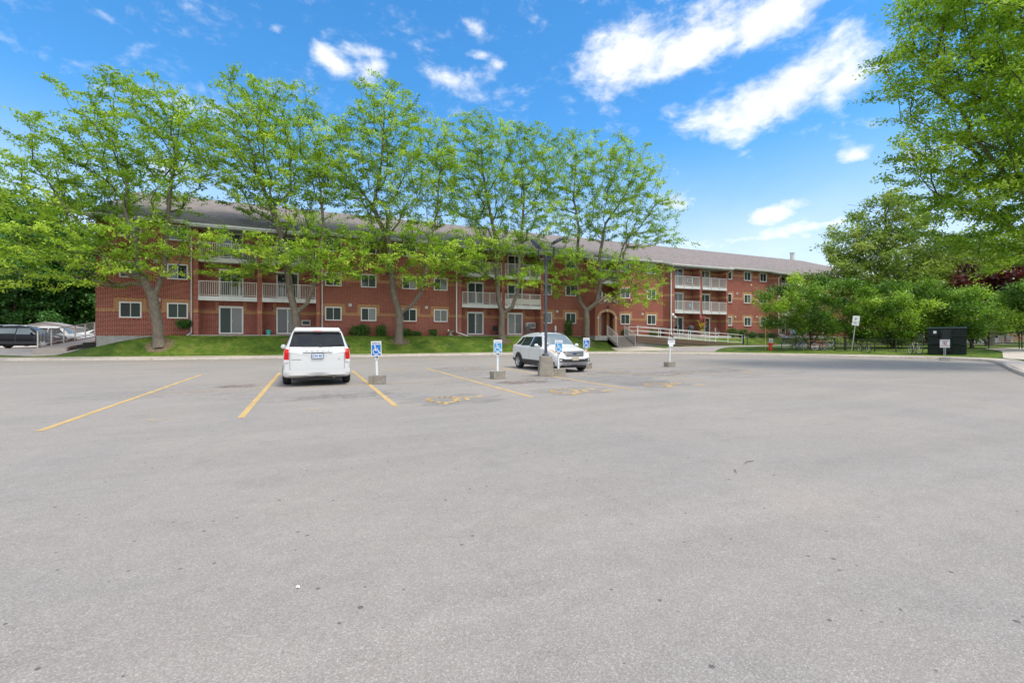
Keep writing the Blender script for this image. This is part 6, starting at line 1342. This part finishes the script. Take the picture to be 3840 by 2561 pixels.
# ------------------------------------------------------------------ bicycles
def tor(mb, c, r, w, yaw=0, n=26, k=6):
    V = [Vector((c[0]+r*math.cos(2*math.pi*i/n)*math.cos(yaw), c[1]+r*math.cos(2*math.pi*i/n)*math.sin(yaw), c[2]+r*math.sin(2*math.pi*i/n))) for i in range(n)]
    mb.tube(V, w, k, closed=True)
def bicycle(label, u, v, yaw, frame, size=1.0, rim=None, mud=False, basket=False, step=False, steer=0, lean=0, dz=0):
    p = place(u, v, 24); t = thing('bicycle', label, 'bicycle', tuple(p), yaw, group='bicycles parked along the low fence'); r_ = .335*size; wb = 1.02*size
    if lean: t.rotation_euler = (lean, 0, yaw)
    F = M('bike_'+frame[0], frame[1], .35, 0, .1, 8, coat=.3)
    for x, yw in ((-wb/2, 0), (wb/2, steer)):
        m = MB(); tor(m, (x,0,r_), r_-.02, .022*size, yw); w = m.build('wheel', RUBBER, t, smooth=True); m = MB(); tor(m, (x,0,r_), r_-.05, .011, yw)
        m.build('rim', rim or ALLOY, w, smooth=True); m = MB(); 
        for k in range(12): a_ = 2*math.pi*k/12; m.tube([(x,0,r_),(x+(r_-.05)*math.cos(a_)*math.cos(yw),(r_-.05)*math.cos(a_)*math.sin(yw),r_+(r_-.05)*math.sin(a_))], .003, 3, cap=False)
        m.cyl((x,-.04,r_),(x,.04,r_),.02,6); m.build('spokes', ALLOY, w)
        if mud: m = MB(); m.tube([(x+(r_+.025)*math.cos(R(q)),0,r_+(r_+.025)*math.sin(R(q))) for q in range(20, 175, 15)], .02, 4); m.build('mudguard', frame[2] if len(frame) > 2 else BLACKP, t)
    m = MB(); s = size; bb = (-.08*s,0,.27*s); st_ = (-.24*s,0,.78*s); hd = (.36*s,0,.80*s); hl = (.40*s,0,.62*s); fx = (wb/2,0,r_); rx = (-wb/2,0,r_)
    for a_, b_, w_ in ((bb, st_, .016), (bb, hl, .022 if not step else .03), (st_, hd, .016) if not step else (bb, (.30*s,0,.42*s), .03), (bb, rx, .010), (st_, rx, .010), (hd, hl, .02)): m.cyl(a_, b_, w_*s, 8)
    for sg in (-1, 1): m.cyl((hl[0],sg*.05,hl[2]),(fx[0],sg*.05,fx[2]),.012*s,6)
    m.build('frame', F, t, smooth=True)
    m = MB(); m.cyl(hd, (.33*s,0,1.0*s), .014, 6); m.tube([(.26*s,.29*s,1.02*s),(.36*s,.22*s,1.02*s),(.34*s,0,1.0*s),(.36*s,-.22*s,1.02*s),(.26*s,-.29*s,1.02*s)], .014, 6); m.build('handlebar', BLACKM, t, smooth=True)
    m = MB(); m.cyl(st_, (-.27*s,0,.90*s), .014, 6); m.add([(-.40*s,-.08,.93*s),(-.40*s,.08,.93*s),(-.12*s,.02,.93*s),(-.12*s,-.02,.93*s),(-.38*s,-.05,.88*s),(-.38*s,.05,.88*s),(-.13*s,.015,.90*s),(-.13*s,-.015,.90*s)], [(0,1,2,3),(7,6,5,4),(0,4,5,1),(1,5,6,2),(2,6,7,3),(3,7,4,0)]); m.build('saddle', BLACKP, t)
    m = MB(); m.lathe([(.09*s,-.004),(.09*s,.004)], (bb[0],-.05,bb[2]), 14, 'y'); m.cyl((bb[0],-.05,bb[2]),(bb[0]+.12*s,-.06,bb[2]-.10*s),.008,5); m.cyl((bb[0],.05,bb[2]),(bb[0]-.12*s,.06,bb[2]+.10*s),.008,5); m.box(bb[0]+.08*s,bb[0]+.16*s,-.14,-.06,bb[2]-.115*s,bb[2]-.095*s); m.build('crank', BLACKM, t)
    if basket:
        m = MB(); m.box(-.72*s,-.38*s,-.16,.16,.78*s,.80*s); m.box(-.72*s,-.38*s,-.16,-.14,.80*s,1.0*s); m.box(-.72*s,-.38*s,.14,.16,.80*s,1.0*s); m.box(-.74*s,-.72*s,-.16,.16,.78*s,1.0*s); m.box(-.38*s,-.36*s,-.16,.16,.78*s,1.0*s); m.build('rear_basket', BLACKP, t)
        m = MB(); m.sphere((-.50*s,0,1.03*s), .13, 8, .7); m.build('helmet', M('pale_blue_plastic', (.35,.45,.55), .4), t, smooth=True)
    return t
bicycle('black step through bicycle with a rear basket beside the first lilac bush', 2972, 1311, R(-38), ('black', (.02,.02,.024)), 1.0, mud=True, basket=True, step=True, steer=R(20))
bicycle('small pale and blue bicycle next to the black basket bicycle', 3000, 1311, R(-85), ('blue', (.10,.22,.42)), .82, steer=R(-15))
bicycle('orange bicycle half hidden by the lilac stems', 3042, 1312, R(-55), ('orange', (.50,.20,.06)), .95, mud=True, steer=R(15))
bicycle('red and white bicycle leaning by the low fence', 3080, 1314, R(-28), ('red', (.55,.03,.03)), .95, rim=WHITE, steer=R(-35), lean=R(-6))
bicycle('dark grey bicycle parked right of the red one', 3108, 1314, R(-20), ('grey', (.30,.31,.33)), .97, steer=R(65), lean=R(5))
bicycle('black bicycle standing alone end on before the fence', 3242, 1320, R(62), ('darkblack', (.025,.025,.03)), .92)
bicycle('white framed bicycle with a covered seat left of the waste container', 3430, 1327, R(-128), ('white', (.62,.60,.55)), 1.0, rim=WHITE, steer=R(12))
# picnic table
p = place(3420, 1296, 30); pt = thing('picnic_table', 'dark brown picnic table standing on the grass behind the fence', 'picnic table', tuple(p), R(-48)); PW = M('dark_stained_wood', (.05,.035,.03), .8, 0, .3, 10)
m = MB(); [m.box(-.95,.95,-.38+i*.155,-.25+i*.155,.74,.78) for i in range(5)]; m.build('table_top', PW, pt)
for sg in (-1, 1): m = MB(); m.box(-.95,.95,min(sg*.62,sg*.88),max(sg*.62,sg*.88),.42,.46); m.build('bench', PW, pt)
for x in (-.68, .68):
    m = MB(); m.beam((x,-.30,.74),(x,-.72,0),.09,.045); m.beam((x,.30,.74),(x,.72,0),.09,.045); m.beam((x+.05,-.85,.39),(x+.05,.85,.39),.04,.09); m.build('leg_frame', PW, pt)
# ------------------------------------------------------------------ left side: ramp, railing, steps, shed
lr = thing('side_ramp', 'sloping concrete side ramp along the left end of the building', 'ramp', (-15.4, 45, .9)); m = MB()
m.add([(-16.6,39.8,.1),(-14.9,39.8,.1),(-14.9,50,.1),(-16.6,50,.1),(-16.6,39.8,.72),(-14.9,39.8,.72),(-14.9,50,1.52),(-16.6,50,1.52)], [(0,3,2,1),(4,5,6,7),(0,1,5,4),(1,2,6,5),(2,3,7,6),(3,0,4,7)]); m.build('slab', DRIVE, lr, world=True); 
m = MB(); m.beam((-14.85,39.8,.72),(-14.85,50,1.52),.10,.14); m.beam((-16.55,39.8,.72),(-16.55,50,1.52),.08,.10); m.build('edge_curb', M('rusty_edge', (.26,.17,.13), .8, 0, .2, 8), lr, world=True)
rl_ = thing('ramp_handrail', 'long cream railing climbing along the side ramp at the left building end', 'railing', (-16.4, 39.95, .75)); m = MB(); b = MB()
zf = lambda y: .78+(y-39.95)/(48.3-39.95)*(1.58-.78)
for i in range(7): y = 39.95+i*1.72; m.box(-16.43,-16.37,y-.03,y+.03,zf(y)-.06,zf(y)+1.05)
m.beam((-16.4,39.9,zf(39.9)+1.05),(-16.4,50.3,zf(50.3)+1.05),.05,.05); m.beam((-16.4,39.95,zf(39.95)+.12),(-16.4,50.3,zf(50.3)+.12),.04,.05); m.build('frame', RAILM, rl_, world=True)
for i in range(60): y = 40.10+i*.172; b.box(-16.405,-16.395,y-.006,y+.006,zf(y)+.12,zf(y)+1.03)
b.build('balusters', RAILM, rl_, world=True)
ts = thing('timber_steps', 'dark timber edged steps cut in the lawn beside the side ramp', 'steps', (-14.2, 41, .7)); TW = M('black_timber', (.045,.04,.03), .9, 0, .3, 9)
for i, (x0, x1, y, z) in enumerate(((-14.8,-13.8,40.2,.74),(-14.8,-13.3,41.0,.90),(-14.8,-12.9,41.9,1.06))): m = MB(); m.box(x0,x1,y,y+.75,z-.5,z); m.build('step', TW, ts, world=True)
p = atd(168, 1275, 47.0); sh = thing('garden_shed', 'low grey metal shed with a gable roof behind the parked cars', 'shed', (p.x, p.y, .65), R(2)); GM = M('shed_grey', (.42,.38,.35), .55, 0, .08, 3); hh = 1.75
m = MB(); m.extr([(-2.25,0),(2.25,0),(2.25,hh),(0,hh+.55),(-2.25,hh)], 0, 3.2); m.build('wall', GM, sh)
m = MB()
for sg in (-1, 1): m.add([(0,-.12,hh+.62),(sg*2.4,-.12,hh+.02),(sg*2.4,3.4,hh+.02),(0,3.4,hh+.62),(0,-.12,hh+.56),(sg*2.4,-.12,hh-.05),(sg*2.4,3.4,hh-.05),(0,3.4,hh+.56)], [(0,1,2,3),(7,6,5,4),(0,4,5,1),(1,5,6,2),(2,6,7,3)])
m.build('roof', M('shed_roof', (.30,.27,.25), .6), sh); m = MB(); m.box(-1.15,-.02,-.03,-.002,.1,hh-.05); m.box(.02,1.15,-.03,-.002,.1,hh-.05); m.build('door', M('shed_door', (.48,.43,.40), .5), sh)
m = MB(); [m.box(x-.05,x+.05,-.05,-.002,hh-.42,hh-.16) for x in (-1.75, 1.75)]; m.build('vent', BLACKP, sh)
# ------------------------------------------------------------------ small things at the building
def pot(loc, col, r, h, name='flower_pot', label='', cat='pot'):
    t = thing(name, label, cat, loc); m = MB(); m.lathe([(r*.7,0),(r,h*.92),(r*1.08,h*.92),(r*1.08,h),(r*.9,h),(r*.85,h*.9),(.001,h*.9)], (0,0,0), 16); m.build('bowl', col, t, smooth=True); m = MB(); m.lathe([(r*.84,h*.91),(.001,h*.93)], (0,0,0), 12); m.build('soil', M('soil', (.05,.035,.025), .95), t); return t
pot((X(1007, 39.6), 39.6, 1.60), M('teal_glaze', (.06,.42,.36), .3), .19, .40, label='turquoise flower pot on the patio under the second balcony')
def ac(u0, u1, v0, v1, yb, y0, label, col):
    a_, b_ = at(u0, v1, yb), at(u1, v0, yb); t = thing('air_conditioner', label, 'air conditioner', (a_.x, yb, a_.z)); w, h = b_.x-a_.x, b_.z-a_.z
    m = MB(); m.box(0, w, y0-yb, 0.02, 0, h); m.build('case', PVC, t, bevel=.01); m = MB(); m.box(.06, w-.06, y0-yb-.012, y0-yb-.001, .06, h-.06); g = m.build('grille', col, t); m = MB()
    for i in range(5): z = .08+(h-.16)*i/4; m.box(.06, w-.06, y0-yb-.022, y0-yb-.012, z-.008, z+.008)
    m.build('louvre', PVC if col != SCREEN else BLACKP, g)
ac(1131, 1164, 1201, 1220, 40.5, 40.44, 'flat air conditioner opening in the brick wall above the minivan', SCREEN)
ac(1970, 2002, 1211, 1231, 40.5, 40.15, 'white box air conditioner on the patio wall behind the white SUV', M('ac_dark', (.08,.08,.08), .7))
ac(2570, 2588, 1046, 1060, 40.5, 40.2, 'white air conditioner on the top left balcony of the right hand bay', M('ac_dark', (.08,.08,.08), .7))
def chair(loc, rz_, label, col, name='patio_chair', cat='chair', group=None, adir=False):
    t = thing(name, label, cat, loc, rz_, group=group); C_ = M('chair_'+name+str(col), col, .5)
    if adir:
        for i in range(5): x = -.24+i*.12; m = MB(); m.add([(x-.05,.25,.30),(x+.05,.25,.30),(x*1.2+.05,.62,1.02-abs(i-2)*.04),(x*1.2-.05,.62,1.02-abs(i-2)*.04),(x-.05,.28,.30),(x+.05,.28,.30),(x*1.2+.05,.65,1.02-abs(i-2)*.04),(x*1.2-.05,.65,1.02-abs(i-2)*.04)], [(0,1,2,3),(7,6,5,4),(0,4,5,1),(1,5,6,2),(2,6,7,3),(3,7,4,0)]); m.build('back_slat', C_, t)
        m = MB(); m.add([(-.27,-.3,.40),(.27,-.3,.40),(.27,.3,.26),(-.27,.3,.26),(-.27,-.3,.37),(.27,-.3,.37),(.27,.3,.23),(-.27,.3,.23)], [(0,1,2,3),(7,6,5,4),(0,4,5,1),(1,5,6,2),(2,6,7,3),(3,7,4,0)]); m.build('seat', C_, t)
        for sg in (-1, 1): m = MB(); m.box(sg*.36-.06,sg*.36+.06,-.36,.40,.56,.585); m.build('armrest', C_, t); m = MB(); m.box(sg*.33-.02,sg*.33+.02,-.32,-.24,0,.56); m.build('leg', C_, t); m = MB(); m.box(sg*.33-.02,sg*.33+.02,.25,.33,0,.56); m.build('leg', C_, t)
    else:
        m = MB(); m.box(-.24,.24,-.22,.22,.40,.44); m.build('seat', C_, t); m = MB(); m.box(-.24,.24,.20,.235,.46,.92); m.build('backrest', C_, t)
        for sx in (-1, 1):
            for sy in (-1, 1): m = MB(); m.box(sx*.22-.015,sx*.22+.015,sy*.2-.015,sy*.2+.015,0,.42); m.build('leg', C_, t)
            m = MB(); m.box(sx*.25-.02,sx*.25+.02,-.2,.22,.62,.645); m.build('armrest', C_, t)
    return t
chair((16.0, 39.9, 1.60), R(10), 'dark metal patio chair against the brick wall behind the tree trunk', (.03,.03,.035), group='patio chairs on the ground floor terraces')
chair((19.3, 39.75, 1.60), R(-20), 'dark patio chair under the white box air conditioner', (.09,.08,.07), group='patio chairs on the ground floor terraces')
chair((44.3, 39.7, 1.60), R(30), 'pale patio chair on the terrace left of the round green bushes', (.45,.42,.40), group='patio chairs on the ground floor terraces')
chair((55.6, 38.0, 1.50), R(-35), 'pale blue slatted garden chair behind the black basket bicycle', (.42,.52,.64), 'garden_chair', 'chair', adir=True)
chair((40.3, 39.75, LV[1]-.03), R(15), 'blue chair on the lower left balcony of the right hand bay', (.15,.28,.48), 'balcony_chair', 'chair')
bbq = thing('barbecue', 'dark covered barbecue on the terrace left of the hanging flowers', 'barbecue', (39.9, 39.5, 1.60)); m = MB(); m.lathe([(.001,.72),(.30,.74),(.36,.92),(.30,1.12),(.001,1.18)], (0,0,0), 14); m.build('lid', M('bbq_grey', (.10,.11,.115), .45), bbq, smooth=True)
m = MB(); m.box(-.30,.30,-.22,.22,.15,.74); m.build('cabinet', BLACKP, bbq, bevel=.02); m = MB(); m.box(-.62,-.31,-.2,.2,.70,.74); m.build('side_shelf', BLACKP, bbq)
for dx_, zz_, cc, nn_, lab in ((41.25, 3.35, (.80,.10,.18), 'pink', 'hanging basket of pink flowers on the brick pier of the right bay'), (41.0, 2.55, (.85,.60,.03), 'yellow', 'basket of yellow flowers below the pink hanging basket')):
    t = thing('flower_basket', lab, 'flower basket', (dx_, 39.0, zz_), group='flower baskets on the brick pier'); m = MB(); m.lathe([(.001,-.22),(.16,-.18),(.24,0),(.22,.02),(.001,.02)], (0,0,0), 12); m.build('basket', BLACKP, t, smooth=True)
    rg = np.random.default_rng(9); Cn = rg.normal(0, 1, (26,3))*np.array([.20,.16,.10])+np.array([0,0,.14]); leaves_mesh(rg, Cn, np.tile([0,0,1.], (26,1)), 10, .06, .10, .5, PERENNIAL, t, (0,0,0), name='foliage'); Cn = rg.normal(0, 1, (24,3))*np.array([.24,.16,.10])+np.array([0,-.06,.20]); leaves_mesh(rg, Cn, np.tile([0,0,1.], (24,1)), 7, .035, .10, .9, M('petals_'+nn_, cc, .6), t, (0,0,0), name='blossoms')
fl = thing('flag', 'small red and white flag on the balcony above the porch', 'flag', (27.15, 38.85, LV[1]+.2)); m = MB(); m.cyl((0,0,0),(.12,0,1.5),.012,6); m.build('staff', WHITE, fl); m = MB(); m.add([(.11,0,1.42),(.20,-.05,1.30),(.10,-.05,.78),(.03,0,.80)], [(0,1,2,3)]); m.build('white_cloth', SGW, fl); m = MB(); m.add([(.03,0,.80),(.10,-.05,.78),(.22,-.07,.84),(.20,-.05,1.05),(-.22,.0,.86)], [(0,1,2),(1,2,3),(0,4,1)]); m.build('red_cloth', SGRED, fl)
md = thing('white_marker', 'short white utility pipe by the wall behind the white SUV roof', 'pipe', (X(2083, 39.7), 39.7, 1.50)); m = MB(); m.cyl((0,0,0),(0,0,1.0),.09,12); m.build('pipe', WHITE, md, smooth=True); m = MB(); m.lathe([(.10,1.0),(.10,1.05),(.001,1.08)], (0,0,0), 12); m.build('cap', WHITE, md)
# plants along the foot of the walls
def wall_plant(x, y, w, h, label, seed, mat=PERENNIAL, name='wall_plant', z=None, size=.14, n=60, group='plants along the foot of the brick wall', cat='plant', ln_=16):
    rg = np.random.default_rng(seed); z = tz(x, y) if z is None else z; t = thing(name, label, cat, (x, y, z), group=group)
    C_ = rg.uniform(-1, 1, (n,3)); C_ = C_/np.maximum(1, np.linalg.norm(C_, axis=1))[:,None]*np.array([w/2,.30,h/2])+np.array([0,0,h*.52]); D = C_-np.array([0,0,-.2]); D /= np.linalg.norm(D, axis=1)[:,None]
    leaves_mesh(rg, C_, D, ln_, .07, size, .45, mat, t, (0,0,0), name='foliage', droop=.1, along=.15); m = MB()
    for i in range(5): q = C_[rg.integers(n)]*.8; m.tube([(q[0]*.2,q[1]*.2,0),(q[0]*.6,q[1]*.6,q[2]*.6),tuple(q)], .010, 4)
    m.build('stems', BARK_D, t); return t
YP = 39.45
for i, (u, w, h, lab) in enumerate(((1335,1.1,.75,'bushy green plant right of the minivan roof'),(1365,.9,.9,'taller plant touching the bushy one by the minivan'),(1430,.8,.85,'leafy clump standing alone below the second window right of the minivan'),(1520,.9,.55,'low clump just right of the middle tree trunk'),(1625,.6,.5,'small plant under the last window before the second bay'),(1560,.8,.3,'low pale hosta clump between two small plants'))):
    wall_plant(X(u, YP), YP, w, h, lab, 70+i)
wall_plant(X(690, 39.8), 39.8, .9, .55, 'green climber patch just under the second window from the left', 80, z=Z(690, 1228, 39.9))
wall_plant(X(2133, 39.6), 39.6, .8, 1.6, 'tall narrow shrub under the window behind the white SUV', 81, n=90); wall_plant(X(2345, 39.4), 39.4, .9, .8, 'shrub below the window right of the porch', 82); wall_plant(X(2450, 39.3), 39.3, 1.1, .9, 'green shrub behind the ramp railing', 83); wall_plant(X(2478, 39.2), 39.2, .9, 1.2, 'dark purple shrub behind the ramp railing', 84, PURPLE)
for i, (u, w, h, lab) in enumerate(((2745,1.7,1.1,'left of the two round green bushes at the wall'),(2785,1.5,1.0,'right of the two round green bushes at the wall'),(2822,1.3,.65,'low dark shrub right of the round bushes'),(2860,1.3,.5,'pale flowering plant below the last window of the right wing'),(2895,1.2,.5,'low shrub next to the pale flowering plant'))): wall_plant(X(u, 39.2), 39.2, w, h, lab, 90+i, n=110, size=.12)
q = (X(1690, 39.3), 39.3); gn = thing('stone_ornament', 'pale grey stone garden ornament beside the white downspout', 'ornament', (*q, tz(*q))); m = MB(); m.lathe([(.22,0),(.26,.06),(.12,.10),(.10,.30),(.30,.36),(.33,.42),(.28,.42),(.001,.38)], (0,0,0), 14); m.build('bowl', CONC, gn, smooth=True); m = MB(); m.sphere((-.2,0,.50), .07, 8); m.build('bird', WHITE, gn, smooth=True)
# houses beyond the gate
a, b = ray(3500); d = 95; hx = thing('town_house', 'orange brick house with white window seen under the lilac branches', 'house', (d*a, d*b, .3), R(-52)); OB = brick_mat('orange_brick', (.62,.34,.20), (.50,.25,.14), (.5,.4,.32), .225, .0785, .0095)
m = MB(); m.box(-9,9,0,8,0,5.6); m.build('wall', OB, hx); m = MB(); m.add([(-9.4,-.4,5.6),(9.4,-.4,5.6),(9.4,8.4,5.6),(-9.4,8.4,5.6),(-9.4,4,8.4),(9.4,4,8.4)], [(0,1,5,4),(2,3,4,5),(0,4,3),(1,2,5),(3,2,1,0)]); m.build('roof', ROOFM, hx)
for x in (-6.4, -2.2, 2.4, 6.4):
    for z in (1.0, 3.7): m = MB(); m.box(x-.75,x+.75,-.06,-.001,z,z+1.3); w = m.build('window', PVC, hx); m = MB(); m.box(x-.66,x+.66,-.07,-.06,z+.08,z+1.22); m.build('pane', WGLASS, w)
for x in (-4.2, 4.4): m = MB(); m.box(x-.5,x+.5,-.05,-.001,0,2.1); m.build('door', M('dark_red_door', (.20,.03,.03), .5), hx)
a, b = ray(3790); d = 92; h2 = thing('town_house', 'pinkish brick house glimpsed through the gate on the far right', 'house', (d*a, d*b, .3), R(-55)); m = MB(); m.box(-8,8,0,8,0,5.6); m.build('wall', OB, h2); m = MB(); m.add([(-8.4,-.4,5.6),(8.4,-.4,5.6),(8.4,8.4,5.6),(-8.4,8.4,5.6),(-8.4,4,8.4),(8.4,4,8.4)], [(0,1,5,4),(2,3,4,5),(0,4,3),(1,2,5),(3,2,1,0)]); m.build('roof', ROOFM, h2)
for x in (-5.4, -1.2, 3.4): m = MB(); m.box(x-.75,x+.75,-.06,-.001,1,2.3); w = m.build('window', PVC, h2); m = MB(); m.box(x-.66,x+.66,-.07,-.06,1.08,2.22); m.build('pane', WGLASS, w)

# litter on the asphalt
for i, (u, v, rr, L_, lab) in enumerate(((2812,1733,8,.22,'longer dry twig lying on the asphalt in the middle distance'),(2758,1768,50,.13,'short dry twig left of the longer one on the asphalt'),(1118,2206,20,.018,'tiny pale scrap lying on the near asphalt'))):
    p = gnd(u, v); t = thing('twig' if i < 2 else 'paper_scrap', lab, 'twig' if i < 2 else 'paper', (p.x, p.y, .004), R(rr)); m = MB(); m.tube([(-L_/2,0,.004),(-L_*.1,.01,.010),(L_*.2,-.008,.006),(L_/2,.012,.004)], [.003,.004,.003,.0015] if i < 2 else [.004,.006,.006,.003], 5); m.build('stem' if i < 2 else 'scrap', BARK_D if i < 2 else SGW, t)
bpy.context.view_layer.update()
